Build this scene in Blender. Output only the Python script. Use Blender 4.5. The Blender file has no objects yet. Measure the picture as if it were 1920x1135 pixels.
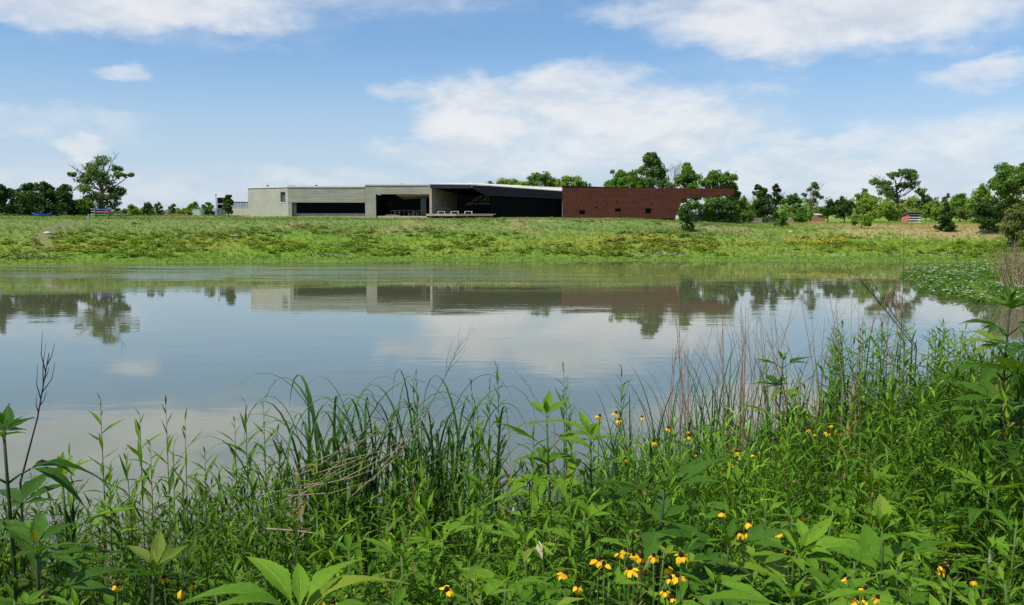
import bpy, math, random
import numpy as np
from mathutils import Vector, Matrix, Euler

random.seed(7); rng = np.random.default_rng(11)
S = bpy.context.scene
COL = S.collection
R = math.radians

# ------------------------------------------------------------------ camera
FPX = 1663.0; CX, CY = 960.0, 567.5; CAM_Z = 5.0; PITCH = math.atan((CY - 417.6) / FPX)
cd = bpy.data.cameras.new('camera'); cam = bpy.data.objects.new('camera', cd); COL.objects.link(cam)
cd.sensor_width = 36.0; cd.lens = 36.0 * FPX / 1920.0; cd.clip_start = 0.05; cd.clip_end = 9000
cam.location = (0, 0, CAM_Z); cam.rotation_euler = (math.pi / 2 - PITCH, 0, 0)
S.camera = cam
SP, CP = math.sin(PITCH), math.cos(PITCH)

def ray(px, py):
    u = (px - CX) / FPX; v = (CY - py) / FPX
    return Vector((u, CP + SP * v, -SP + CP * v))
def at(px, py, Y):
    d = ray(px, py); t = Y / d.y
    return Vector((d.x * t, Y, CAM_Z + d.z * t))
def on_water(px, py):
    d = ray(px, py); t = -CAM_Z / d.z
    return (d.x * t, d.y * t)

# ------------------------------------------------------------------ sky and sun
SUN_EL, SUN_AZ = R(57), R(-124)      # azimuth measured from +Y (view direction), negative = to the left
sun_dir = Vector((math.sin(SUN_AZ) * math.cos(SUN_EL), math.cos(SUN_AZ) * math.cos(SUN_EL), math.sin(SUN_EL)))
W = bpy.data.worlds.new('World'); S.world = W; W.use_nodes = True
SKY_STRENGTH = 0.12

class NT:
    """small helper to write node trees as expressions"""
    def __init__(self, tree): self.t = tree; self.n = tree.nodes; self.l = tree.links
    def node(self, kind, **kw):
        n = self.n.new(kind)
        for k, v in kw.items(): setattr(n, k, v)
        return n
    def put(self, sock, v):
        if isinstance(v, bpy.types.NodeSocket): self.l.new(v, sock)
        elif v is not None: sock.default_value = v
    def math(self, op, a, b=None, c=None, clamp=False):
        n = self.node('ShaderNodeMath', operation=op); n.use_clamp = clamp
        self.put(n.inputs[0], a)
        if b is not None: self.put(n.inputs[1], b)
        if c is not None: self.put(n.inputs[2], c)
        return n.outputs[0]
    def smooth(self, x, lo, hi, a=0.0, b=1.0):
        n = self.node('ShaderNodeMapRange', interpolation_type='SMOOTHSTEP')
        self.put(n.inputs[0], x); self.put(n.inputs[1], lo); self.put(n.inputs[2], hi); self.put(n.inputs[3], a); self.put(n.inputs[4], b)
        return n.outputs[0]
    def mix(self, f, a, b, blend='MIX'):
        n = self.node('ShaderNodeMix', data_type='RGBA', blend_type=blend)
        self.put(n.inputs[0], f)
        self.put(n.inputs[6], a if isinstance(a, bpy.types.NodeSocket) else tuple(a) + (1,) * (4 - len(a)))
        self.put(n.inputs[7], b if isinstance(b, bpy.types.NodeSocket) else tuple(b) + (1,) * (4 - len(b)))
        return n.outputs[2]
    def noise(self, vec, scale, detail=4, rough=0.55, dist=0.0):
        n = self.node('ShaderNodeTexNoise'); self.put(n.inputs['Vector'], vec)
        n.inputs['Scale'].default_value = scale; n.inputs['Detail'].default_value = detail
        n.inputs['Roughness'].default_value = rough; n.inputs['Distortion'].default_value = dist
        return n.outputs[0]
    def mapping(self, vec, scale=(1, 1, 1), loc=(0, 0, 0)):
        n = self.node('ShaderNodeMapping'); self.put(n.inputs[0], vec)
        n.inputs['Scale'].default_value = scale; n.inputs['Location'].default_value = loc
        return n.outputs[0]

def azel(px, py):
    d = ray(px, py).normalized()
    return math.atan2(d.x, d.y), math.asin(d.z)

nt = NT(W.node_tree); nt.n.clear()
tc = nt.node('ShaderNodeTexCoord'); sep = nt.node('ShaderNodeSeparateXYZ'); nt.put(sep.inputs[0], tc.outputs['Generated'])
AZ = nt.math('ARCTAN2', sep.outputs[0], sep.outputs[1]); EL = nt.math('ARCSINE', sep.outputs[2])
sky = nt.node('ShaderNodeTexSky', sky_type='NISHITA'); sky.sun_disc = False
sky.sun_elevation = SUN_EL; sky.sun_rotation = SUN_AZ; sky.altitude = 100
sky.air_density = 1.0; sky.dust_density = 1.2; sky.ozone_density = 1.6
wv = nt.mapping(tc.outputs['Generated'], (1, 1, 2.4))
n1 = nt.noise(wv, 7.0, 7, 0.58, 0.3)
n2 = nt.noise(nt.mapping(wv, (1, 1, 1), (3.1, 1.7, 0.4)), 22.0, 6, 0.6)
NO = nt.math('ADD', nt.math('MULTIPLY', nt.math('SUBTRACT', n1, 0.5), 1.15), nt.math('MULTIPLY', nt.math('SUBTRACT', n2, 0.5), 0.5))
# clouds seen in the photograph, as soft ellipses in azimuth and elevation: px, py, half-width, half-height, weight
BLOBS = [(150, -10, 430, 52, .95), (280, -130, 700, 190, .62), (450, 55, 90, 16, .28), (238, 141, 52, 22, .62), (140, 268, 46, 24, .78),
         (60, 236, 230, 34, .45), (440, 322, 150, 30, .30), (680, 330, 110, 26, .35), (350, 345, 460, 46, .42), (1900, 360, 300, 50, .4), (60, 330, 240, 50, .34),
         (748, 181, 72, 24, .62), (905, 215, 150, 70, .95), (1090, 205, 200, 78, 1.05), (1180, 250, 300, 72, .85), (1300, 180, 220, 40, .35), (830, 285, 140, 32, .8), (1010, 300, 320, 46, .65),
         (1560, 20, 330, 78, .98), (1220, 18, 130, 36, .62), (1650, -110, 560, 170, .72), (1830, 132, 120, 28, .58), (1560, 268, 170, 17, .62), (1500, 315, 330, 42, .62),
         (1830, 275, 260, 66, .6), (1700, 340, 420, 60, .5), (1480, 120, 260, 30, .22)]
AZw = nt.math('ADD', AZ, nt.math('MULTIPLY', nt.math('SUBTRACT', nt.noise(wv, 6.0, 5, .6), .5), .16)); ELw = nt.math('ADD', EL, nt.math('MULTIPLY', nt.math('SUBTRACT', nt.noise(nt.mapping(wv, (1, 1, 1), (5, 8, 1)), 8.0, 5, .6), .5), .075))
acc = None
for (bx, by, bw, bh, wt) in BLOBS:
    a, e = azel(bx, by); ra = bw / FPX; re = bh / FPX
    qa = nt.math('MULTIPLY', nt.math('SUBTRACT', AZw, a), 1 / ra); qe = nt.math('MULTIPLY', nt.math('SUBTRACT', ELw, e), 1 / re)
    r2 = nt.math('ADD', nt.math('MULTIPLY', qa, qa), nt.math('MULTIPLY', qe, qe))
    m = nt.math('MULTIPLY', nt.smooth(r2, 1.6, 0.0), wt)
    acc = m if acc is None else nt.math('MAXIMUM', acc, m)
# the same kind of broken cloud everywhere else round the sky
win = nt.math('MULTIPLY', nt.smooth(nt.math('ABSOLUTE', AZ), R(40), R(30)), nt.smooth(EL, R(24), R(14)))
gen = nt.math('ADD', nt.math('MULTIPLY', nt.noise(nt.mapping(wv, (1, 1, 1), (9, 2, 5)), 2.6, 3, 0.5), 1.9), -0.62)
cov = nt.math('MAXIMUM', acc, nt.math('MULTIPLY', gen, nt.math('SUBTRACT', 1.0, win)))
dens = nt.smooth(nt.math('ADD', cov, nt.math('MULTIPLY', NO, nt.smooth(cov, 0.0, 0.35, 0.35, 1.0))), 0.08, 1.06)
up1 = nt.noise(nt.mapping(wv, (1, 1, 1), (0, 0, 0.045)), 7.0, 7, 0.58, 0.3); up2 = nt.noise(nt.mapping(wv, (1, 1, 1), (3.1, 1.7, 0.418)), 22.0, 6, 0.6)
relief = nt.math('ADD', nt.math('MULTIPLY', nt.math('SUBTRACT', n1, up1), 2.2), nt.math('MULTIPLY', nt.math('SUBTRACT', n2, up2), 0.5))
shade = nt.smooth(nt.math('ADD', relief, nt.math('MULTIPLY', nt.noise(wv, 4.0, 3, 0.5), 0.5)), -0.15, 0.55)
k = 1 / SKY_STRENGTH
ccol = nt.mix(shade, (0.66 * k, 0.70 * k, 0.76 * k), (0.84 * k, 0.85 * k, 0.855 * k))
hz = nt.smooth(EL, R(12), R(-1), 0.0, 0.80)
base = nt.mix(hz, nt.mix(1.0, sky.outputs[0], (0.79, 1.0, 1.18), 'MULTIPLY'), (0.58 * k, 0.68 * k, 0.84 * k))
final = nt.mix(nt.math('MULTIPLY', dens, 0.88), base, ccol)
bg = nt.node('ShaderNodeBackground'); nt.put(bg.inputs[0], final); bg.inputs[1].default_value = SKY_STRENGTH
wo = nt.node('ShaderNodeOutputWorld'); nt.l.new(bg.outputs[0], wo.inputs[0])

sl = bpy.data.lights.new('sun', 'SUN'); sun = bpy.data.objects.new('sun', sl); COL.objects.link(sun)
sl.energy = 5.0; sl.angle = R(0.6); sl.color = (1.0, 0.955, 0.88)
sun.location = (-30, -20, 80); sun.rotation_euler = (-sun_dir).to_track_quat('-Z', 'Y').to_euler()
S.view_settings.view_transform = 'Standard'; S.view_settings.look = 'None'; S.view_settings.gamma = 1.0
S.view_settings.exposure = 0.06; S.view_settings.use_curve_mapping = False
S.render.engine = 'CYCLES'
cy = S.cycles; cy.use_denoising = False; cy.max_bounces = 6; cy.diffuse_bounces = 3; cy.glossy_bounces = 3
cy.transmission_bounces = 3; cy.transparent_max_bounces = 4; cy.sample_clamp_indirect = 3.0; cy.caustics_reflective = False; cy.caustics_refractive = False

# ------------------------------------------------------------------ materials
MATS = {}
def principled(name, color=(0.5, 0.5, 0.5), rough=0.7, spec=0.4, metal=0.0):
    m = bpy.data.materials.new(name); m.use_nodes = True; t = NT(m.node_tree)
    b = t.n['Principled BSDF']; b.inputs['Base Color'].default_value = tuple(color) + (1,)
    b.inputs['Roughness'].default_value = rough; b.inputs['Specular IOR Level'].default_value = spec; b.inputs['Metallic'].default_value = metal
    MATS[name] = m
    return m, t, b
def varied(name, c1, c2, scale=3.0, rough=0.8, spec=0.3, stretch=(1, 1, 1), bump=0.0, c3=None):
    m, t, b = principled(name, c1, rough, spec)
    tcn = t.node('ShaderNodeTexCoord'); v = t.mapping(tcn.outputs['Object'], stretch)
    n = t.noise(v, scale, 6, 0.6); c = t.mix(t.smooth(n, 0.3, 0.7), c1, c2)
    if c3:
        n3 = t.noise(v, scale * 0.23, 4, 0.6); c = t.mix(t.smooth(n3, 0.5, 0.72), c, c3)
    t.put(b.inputs['Base Color'], c)
    if bump:
        bp = t.node('ShaderNodeBump'); bp.inputs['Strength'].default_value = bump; bp.inputs['Distance'].default_value = 0.03
        t.put(bp.inputs['Height'], n); t.put(b.inputs['Normal'], bp.outputs[0])
    return m
def leafmat(name, c1, c2, trans=0.35, rough=0.5, col=False, rnd='island', vein=False, tcol=None, spec=0.35):
    m = bpy.data.materials.new(name); m.use_nodes = True; t = NT(m.node_tree); MATS[name] = m
    b = t.n['Principled BSDF']; out = t.n['Material Output']
    if rnd == 'island':
        g = t.node('ShaderNodeNewGeometry'); r = g.outputs['Random Per Island']
    else:
        g = t.node('ShaderNodeObjectInfo'); r = g.outputs['Random']
    if col:
        at_ = t.node('ShaderNodeAttribute'); at_.attribute_name = 'Col'
        dark = t.mix(1.0, at_.outputs['Color'], (0.72, 0.76, 0.7), 'MULTIPLY'); light = t.mix(1.0, at_.outputs['Color'], (1.25, 1.2, 1.1), 'MULTIPLY')
        c = t.mix(r, dark, light)
    else:
        c = t.mix(r, c1, c2)
    if vein:
        uv = t.node('ShaderNodeUVMap'); sp = t.node('ShaderNodeSeparateXYZ'); t.put(sp.inputs[0], uv.outputs[0])
        au = t.math('ABSOLUTE', t.math('SUBTRACT', sp.outputs[0], 0.5))
        rib = t.smooth(au, 0.05, 0.012)
        w = t.math('SUBTRACT', t.math('MULTIPLY', sp.outputs[1], 9.0), t.math('MULTIPLY', au, 7.0))
        ln = t.smooth(t.math('ABSOLUTE', t.math('SUBTRACT', t.math('FRACT', w), 0.5)), 0.10, 0.0)
        vn = t.math('MAXIMUM', rib, t.math('MULTIPLY', ln, 0.55))
        tcn = t.node('ShaderNodeTexCoord'); nz = t.noise(tcn.outputs['Object'], 14, 4, 0.6)
        c = t.mix(t.smooth(nz, 0.35, 0.75, 0.0, 0.45), c, t.mix(1.0, c, (0.62, 0.7, 0.6), 'MULTIPLY'))
        c = t.mix(t.math('MULTIPLY', vn, 0.45), c, t.mix(1.0, c, (1.9, 1.6, 1.8), 'MULTIPLY'))
        sp2 = t.noise(tcn.outputs['Object'], 7, 5, .7); c = t.mix(t.smooth(t.math('ADD', sp2, t.math('MULTIPLY', r, .10)), .68, .74, 0, .8), c, (.20, .14, .05)); c = t.mix(t.smooth(r, .90, 1.0, 0, .6), c, (.26, .27, .04))
        bp = t.node('ShaderNodeBump'); bp.inputs['Strength'].default_value = 0.5; bp.inputs['Distance'].default_value = 0.004; bp.invert = True
        t.put(bp.inputs['Height'], t.math('ADD', vn, t.math('MULTIPLY', nz, 0.6))); t.put(b.inputs['Normal'], bp.outputs[0])
    t.put(b.inputs['Base Color'], c); b.inputs['Roughness'].default_value = rough; b.inputs['Specular IOR Level'].default_value = spec
    tr = t.node('ShaderNodeBsdfTranslucent')
    t.put(tr.inputs[0], t.mix(1.0, c, tcol or (1.5, 1.45, 0.7), 'MULTIPLY'))
    mx = t.node('ShaderNodeMixShader'); mx.inputs[0].default_value = trans
    t.l.new(b.outputs[0], mx.inputs[1]); t.l.new(tr.outputs[0], mx.inputs[2]); t.l.new(mx.outputs[0], out.inputs[0])
    return m

# ------------------------------------------------------------------ mesh helpers
def smoothstep(x, a, b):
    t = np.clip((x - a) / (b - a), 0, 1); return t * t * (3 - 2 * t)

class MB:
    def __init__(self): self.v = []; self.f = []; self.uv = []
    def add(self, verts, faces, uvs=None):
        o = len(self.v); self.v.extend([tuple(p) for p in verts]); self.f.extend([tuple(i + o for i in f) for f in faces])
        self.uv.extend([tuple(p) for p in uvs] if uvs is not None else [(0.5, 0.5)] * len(verts))
        return self
    def box(self, x0, x1, y0, y1, z0, z1):
        v = [(x0, y0, z0), (x1, y0, z0), (x1, y1, z0), (x0, y1, z0), (x0, y0, z1), (x1, y0, z1), (x1, y1, z1), (x0, y1, z1)]
        return self.add(v, [(0, 3, 2, 1), (4, 5, 6, 7), (0, 1, 5, 4), (1, 2, 6, 5), (2, 3, 7, 6), (3, 0, 4, 7)])
    def prism(self, poly, back):
        """poly: list of Vectors (front outline); back: Vector offset of the rear outline"""
        n = len(poly); p = [Vector(q) for q in poly]; q = [a + Vector(back) for a in p]
        f = [tuple(range(n)), tuple(range(2 * n - 1, n - 1, -1))] + [(i, i + n, (i + 1) % n + n, (i + 1) % n) for i in range(n)]
        return self.add(p + q, f)
    def tube(self, pts, rad, sides=5, cap=True):
        pts = [Vector(p) for p in pts]; n = len(pts)
        if not hasattr(rad, '__len__'): rad = [rad] * n
        V = []; F = []
        up = Vector((0.13, 0.21, 1))
        for i, p in enumerate(pts):
            d = (pts[min(i + 1, n - 1)] - pts[max(i - 1, 0)]).normalized()
            a = d.cross(up)
            if a.length < 0.05: a = d.cross(Vector((1, 0.2, 0)))
            a.normalize(); b = d.cross(a)
            for s in range(sides):
                th = 2 * math.pi * s / sides
                V.append(p + (a * math.cos(th) + b * math.sin(th)) * rad[i])
        for i in range(n - 1):
            for s in range(sides):
                s2 = (s + 1) % sides
                F.append((i * sides + s, i * sides + s2, (i + 1) * sides + s2, (i + 1) * sides + s))
        if cap: F.append(tuple(range(sides - 1, -1, -1))); F.append(tuple((n - 1) * sides + s for s in range(sides)))
        return self.add(V, F)
    def lathe(self, prof, c=(0, 0, 0), sides=12, sx=1.0, sy=1.0):
        V = []; F = []; n = len(prof)
        for (r, z) in prof:
            for s in range(sides):
                th = 2 * math.pi * s / sides; V.append((c[0] + r * sx * math.cos(th), c[1] + r * sy * math.sin(th), c[2] + z))
        for i in range(n - 1):
            for s in range(sides):
                s2 = (s + 1) % sides; F.append((i * sides + s, i * sides + s2, (i + 1) * sides + s2, (i + 1) * sides + s))
        F.append(tuple(range(sides - 1, -1, -1))); F.append(tuple((n - 1) * sides + s for s in range(sides)))
        return self.add(V, F)
    def mesh(self, name, mat, smooth=False, origin=(0, 0, 0)):
        me = bpy.data.meshes.new(name); o = Vector(origin)
        me.from_pydata([(p[0] - o.x, p[1] - o.y, p[2] - o.z) for p in self.v], [], self.f)
        me.materials.append(MATS[mat] if isinstance(mat, str) else mat)
        if smooth: me.polygons.foreach_set('use_smooth', [True] * len(me.polygons))
        uvl = me.uv_layers.new(name='UVMap')
        li = np.empty(len(me.loops), dtype=np.int32); me.loops.foreach_get('vertex_index', li)
        uvl.data.foreach_set('uv', np.array(self.uv, dtype=np.float32)[li].ravel())
        me.update(); return me
    def build(self, name, mat, parent=None, smooth=False):
        org = parent.location if parent is not None else Vector((0, 0, 0))
        if parent is not None and parent.parent is not None: org = parent.parent.location + parent.location
        o = bpy.data.objects.new(name, self.mesh(name, mat, smooth, org)); COL.objects.link(o); o.parent = parent
        return o

def link(name, me, parent=None, M=None):
    o = bpy.data.objects.new(name, me); COL.objects.link(o); o.parent = parent
    if M is not None: o.matrix_basis = M
    return o
def tag(o, label, cat=None, group=None, kind=None):
    o['label'] = label
    if cat: o['category'] = cat
    if group: o['group'] = group
    if kind: o['kind'] = kind
    return o
def thing(name, label, cat, loc=(0, 0, 0), group=None, rz=0.0):
    o = bpy.data.objects.new(name, None); COL.objects.link(o); o.location = loc; o.rotation_euler = (0, 0, rz); o.empty_display_size = 0.2
    return tag(o, label, cat, group)

def big_mesh(name, V, T, mat, col=None, smooth=False):
    """V (n,3) float, T (m,3) int triangles, col (n,3)"""
    me = bpy.data.meshes.new(name); V = np.asarray(V, np.float32); T = np.asarray(T, np.int32)
    me.vertices.add(len(V)); me.vertices.foreach_set('co', V.ravel())
    me.loops.add(T.size); me.loops.foreach_set('vertex_index', T.ravel())
    me.polygons.add(len(T)); me.polygons.foreach_set('loop_start', np.arange(0, T.size, 3, dtype=np.int32))
    me.polygons.foreach_set('loop_total', np.full(len(T), 3, np.int32))
    if smooth: me.polygons.foreach_set('use_smooth', np.ones(len(T), bool))
    me.update(calc_edges=True)
    if col is not None:
        ca = me.color_attributes.new('Col', 'FLOAT_COLOR', 'POINT')
        ca.data.foreach_set('color', np.c_[np.asarray(col, np.float32), np.ones(len(V), np.float32)].ravel())
    me.materials.append(MATS[mat])
    return me

def tris_of(mb):
    T = []
    for f in mb.f:
        for i in range(1, len(f) - 1): T.append((f[0], f[i], f[i + 1]))
    return np.array(mb.v, float), np.array(T, int)

class Scatter:
    """joins many transformed copies of small prototypes into one mesh"""
    def __init__(self): self.V = []; self.T = []; self.C = []; self.n = 0
    def add(self, proto, pos, yaw, sc, tilt=None, tdir=None, col=None, szs=None):
        v, t = proto; N = len(pos)
        if N == 0: return
        c, s = np.cos(yaw), np.sin(yaw)
        z = v[None, :, 2] * (szs if szs is not None else sc)[:, None]
        x = (v[None, :, 0] * c[:, None] - v[None, :, 1] * s[:, None]) * sc[:, None]
        y = (v[None, :, 0] * s[:, None] + v[None, :, 1] * c[:, None]) * sc[:, None]
        if tilt is not None:
            x = x + z * (np.sin(tdir) * tilt)[:, None]; y = y + z * (np.cos(tdir) * tilt)[:, None]
        P = np.stack([x + pos[:, 0, None], y + pos[:, 1, None], z + pos[:, 2, None]], -1)
        nv = v.shape[0]
        self.V.append(P.reshape(-1, 3)); self.T.append((t[None] + (self.n + np.arange(N) * nv)[:, None, None]).reshape(-1, 3))
        if col is not None: self.C.append(np.repeat(col, nv, axis=0))
        self.n += N * nv
    def build(self, name, mat, parent=None):
        if not self.V: return None
        me = big_mesh(name, np.concatenate(self.V), np.concatenate(self.T), mat, np.concatenate(self.C) if self.C else None)
        return link(name, me, parent)

def vnoise(x, y, seed=0, scale=1.0):
    """smooth value noise, numpy"""
    x = np.asarray(x, float) / scale + seed * 17.31; y = np.asarray(y, float) / scale + seed * 9.17
    xi = np.floor(x).astype(np.int64); yi = np.floor(y).astype(np.int64); fx = x - xi; fy = y - yi
    fx = fx * fx * (3 - 2 * fx); fy = fy * fy * (3 - 2 * fy)
    def h(a, b):
        n = (a * 374761393 + b * 668265263 + seed * 974711) & 0x7fffffff
        n = ((n ^ (n >> 13)) * 1274126177) & 0x7fffffff
        return ((n ^ (n >> 16)) & 0xffff) / 65535.0
    return (h(xi, yi) * (1 - fx) + h(xi + 1, yi) * fx) * (1 - fy) + (h(xi, yi + 1) * (1 - fx) + h(xi + 1, yi + 1) * fx) * fy
def fbm(x, y, seed=0, scale=1.0, oct=4):
    r = 0; a = 0.5; tot = 0
    for i in range(oct):
        r = r + a * vnoise(x, y, seed + i, scale / 2 ** i); tot += a; a *= 0.55
    return r / tot

# ------------------------------------------------------------------ terrain shape
near_pts = [(-75, 6), (-45, 6), (-20, 7), (-8, 7.8), (-3, 8.3), (0, 9.5), (2, 11.2), (4, 13.2), (8, 17.5), (14, 24), (22, 32), (32, 40)]
far_px = [(2030, 556), (1920, 566), (1850, 570), (1800, 560), (1765, 545), (1728, 528), (1722, 515), (1760, 503), (1830, 496), (1780, 491.5), (1650, 490.5), (1400, 489.5),
          (1180, 489), (960, 489.5), (760, 488.5), (640, 492), (560, 491), (400, 492.5), (200, 495), (0, 498.5), (-160, 502), (-400, 510)]
POND = np.array(near_pts + [on_water(*p) for p in far_px] + [(-95, 60), (-90, 25)], float)

def pond_sd(x, y):
    """signed distance to the shoreline: positive on land"""
    x = np.asarray(x, float).ravel(); y = np.asarray(y, float).ravel()
    best = np.full(x.shape, 1e9); inside = np.zeros(x.shape, bool)
    n = len(POND)
    for i in range(n):
        ax, ay = POND[i]; bx, by = POND[(i + 1) % n]
        dx, dy = bx - ax, by - ay; L = dx * dx + dy * dy
        t = np.clip(((x - ax) * dx + (y - ay) * dy) / L, 0, 1)
        best = np.minimum(best, (x - ax - t * dx) ** 2 + (y - ay - t * dy) ** 2)
        cr = ((ay > y) != (by > y)) & (x < (bx - ax) * (y - ay) / (by - ay + 1e-12) + ax)
        inside ^= cr
    d = np.sqrt(best); d = np.where(inside, -d, d)
    return d + (fbm(x, y, 61, 5.0) - .5) * 2.0 * smoothstep(y, 40, 55)

def terrain(x, y):
    shp = np.shape(x); x = np.asarray(x, float).ravel(); y = np.asarray(y, float).ravel()
    sd = pond_sd(x, y)
    wob = (fbm(x, y, 3, 7.0) - 0.5) * np.where(y > 45, 1.6, 0.35)
    s = np.where(sd > 0, np.maximum(sd + wob * np.minimum(sd, 1), 0), sd)
    near = np.interp(s, [0, 1, 2, 3, 4, 6, 8, 40, 300], [0, .8, 1.6, 2.35, 2.85, 3.25, 3.45, 3.6, 4.5])
    farA = np.interp(s, [0, 4, 10, 20, 30, 45, 52, 200, 2000], [0, .3, 1.4, 3.6, 5.35, 5.75, 6.15, 6.3, 6.5])
    farB = np.interp(s, [0, 8, 18, 28, 65, 100, 200, 2000], [0, .9, 2.4, 3.9, 5.2, 5.7, 6.0, 6.5])
    wB = smoothstep(x, 18, 46); far = farA * (1 - wB) + farB * wB
    wf = smoothstep(y, 30, 46)
    h = near * (1 - wf) + far * wf
    bumps = (fbm(x, y, 5, 9.0) - 0.5) * np.where(y > 45, 0.4, 0.0) * np.clip(s / 10, 0, 1) + (fbm(x, y, 8, 0.9, 3) - 0.5) * 0.16 * np.clip(s / 1.5, 0, 1) * (y < 45)
    flat = smoothstep(y, 157, 162) * (1 - smoothstep(y, 190, 210)) * (1 - smoothstep(x, 40, 50)) * smoothstep(x, -75, -65)
    h = h + bumps * (1 - flat)
    far_hill = smoothstep(y, 500, 1500) * 18 * fbm(x, y, 21, 400) * smoothstep(x, 100, 500)
    h = h + far_hill
    h = np.where(sd < 0, np.maximum(-1.3, sd * 0.4), h)
    return h.reshape(shp) if shp else float(h[0])
def ground(x, y): return float(terrain(np.array([x]), np.array([y]))[0])
def ground_hit(px, py, y0=60.0, y1=400.0):
    d = ray(px, py); ys = np.linspace(y0, y1, 1400); t = ys / d.y
    z = CAM_Z + d.z * t; h = terrain(d.x * t, ys)
    i = np.argmax(z <= h)
    return Vector((d.x * t[i], ys[i], h[i]))

# colours of the ground cover, shared by soil sheet and plants
def zone_color(x, y):
    x = np.asarray(x, float); y = np.asarray(y, float); sd = pond_sd(x, y)
    n1 = fbm(x, y, 31, 9); n2 = fbm(x, y, 37, 22); n3 = fbm(x, y, 41, 3.5)
    def m(c0, c1, w): return c0 * (1 - w[:, None]) + c1 * w[:, None]
    green = np.array([.170, .280, .032]); deep = np.array([.140, .245, .032]); olive = np.array([.205, .275, .044])
    tan = np.array([.36, .29, .13]); lush = np.array([.138, .225, .030]); grey = np.array([.165, .230, .070]); rust = np.array([.30, .23, .05])
    c = np.tile(green, (len(x), 1))
    c = m(c, deep, smoothstep(n1, .50, .66) * 0.6)
    c = m(c, olive, smoothstep(n2, .5, .66) * 0.8)
    up = smoothstep(sd, 14, 24)
    c = m(c, grey, up * 0.75 * (1 - smoothstep(x, 30, 55)))
    c = m(c, tan, up * smoothstep(n1 * .5 + n3 * .5, .52, .64) * (.55))
    band = np.exp(-((sd - 11 - 3 * (n2 - .5)) / 2.6) ** 2) * smoothstep(n3, .38, .6)
    c = m(c, rust, band * 0.30)
    shore = 1 - smoothstep(sd, 3.5, 6.5)
    c = m(c, lush, shore * (0.9))
    field = smoothstep(x, 40, 66) * smoothstep(sd, 17, 24) * (1 - smoothstep(sd, 44, 58)) * (y > 60)
    c = m(c, tan * 1.15, field * (0.55 + .45 * smoothstep(n3, .3, .55)))
    # trodden path down the left of the far bank
    P = ground_hit_cache['path']
    pathd = np.abs(x - np.interp(y, P[1], P[0])) + np.where((y < P[1][0]) | (y > P[1][-1]), 5, 0)
    c = m(c, np.array([.21, .165, .11]), (1 - smoothstep(pathd, .5, 1.1)) * .85)
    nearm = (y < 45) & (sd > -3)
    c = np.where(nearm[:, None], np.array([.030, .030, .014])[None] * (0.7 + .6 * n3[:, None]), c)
    mud = np.array([.10, .09, .055])
    c = np.where((sd < 0)[:, None], mud[None], c)
    return c
ground_hit_cache = {}
_a = [ground_hit(*p) for p in ((92, 468), (80, 455), (84, 440), (95, 428), (150, 416))]
_a.sort(key=lambda q: q.y); ground_hit_cache['path'] = (np.array([q.x for q in _a]), np.array([q.y for q in _a]))

m, t, b = principled('ground', (0.1, 0.12, 0.04), 0.95, 0.1)
an = t.node('ShaderNodeAttribute'); an.attribute_name = 'Col'; tcn = t.node('ShaderNodeTexCoord')
nz = t.noise(tcn.outputs['Object'], 2.2, 8, 0.7); nz2 = t.noise(tcn.outputs['Object'], 19, 5, 0.6)
c = t.mix(t.smooth(nz, .25, .75), t.mix(1.0, an.outputs[0], (.55, .6, .6), 'MULTIPLY'), t.mix(1.0, an.outputs[0], (1.25, 1.2, 1.2), 'MULTIPLY'))
t.put(b.inputs['Base Color'], c)
bp = t.node('ShaderNodeBump'); bp.inputs['Strength'].default_value = .8; bp.inputs['Distance'].default_value = .15
t.put(bp.inputs['Height'], t.math('ADD', nz, nz2)); t.put(b.inputs['Normal'], bp.outputs[0])

def grow(a, b_, first, f):
    r = [a]; s = first
    while r[-1] < b_: r.append(r[-1] + s); s *= f
    return r
xs = np.array(sorted([-v for v in grow(75, 4200, 4, 1.22)] + list(np.arange(-73, -13, 1.6)) + list(np.arange(-12, 14, 0.3)) + list(np.arange(14.5, 73, 1.5)) + grow(75, 4200, 4, 1.22)))
ys = np.array(sorted([-v for v in grow(6, 900, 2, 1.4)] + list(np.arange(-5, 18, 0.3)) + list(np.arange(18.5, 86, 1.5)) + list(np.arange(86, 175, 0.9)) + grow(176, 6500, 2, 1.13)))
GX, GY = np.meshgrid(xs, ys); GZ = terrain(GX, GY)
nx, ny = len(xs), len(ys); idx = np.arange(nx * ny).reshape(ny, nx)
q = np.stack([idx[:-1, :-1], idx[:-1, 1:], idx[1:, 1:], idx[1:, :-1]], -1).reshape(-1, 4)
T = np.concatenate([q[:, [0, 1, 2]], q[:, [0, 2, 3]]])
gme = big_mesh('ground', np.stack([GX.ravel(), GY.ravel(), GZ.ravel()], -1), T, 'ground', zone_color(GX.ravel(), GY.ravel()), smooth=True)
tag(link('ground', gme), 'grassy banks sloping down to a pond and open ground beyond', kind='structure')

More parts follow.
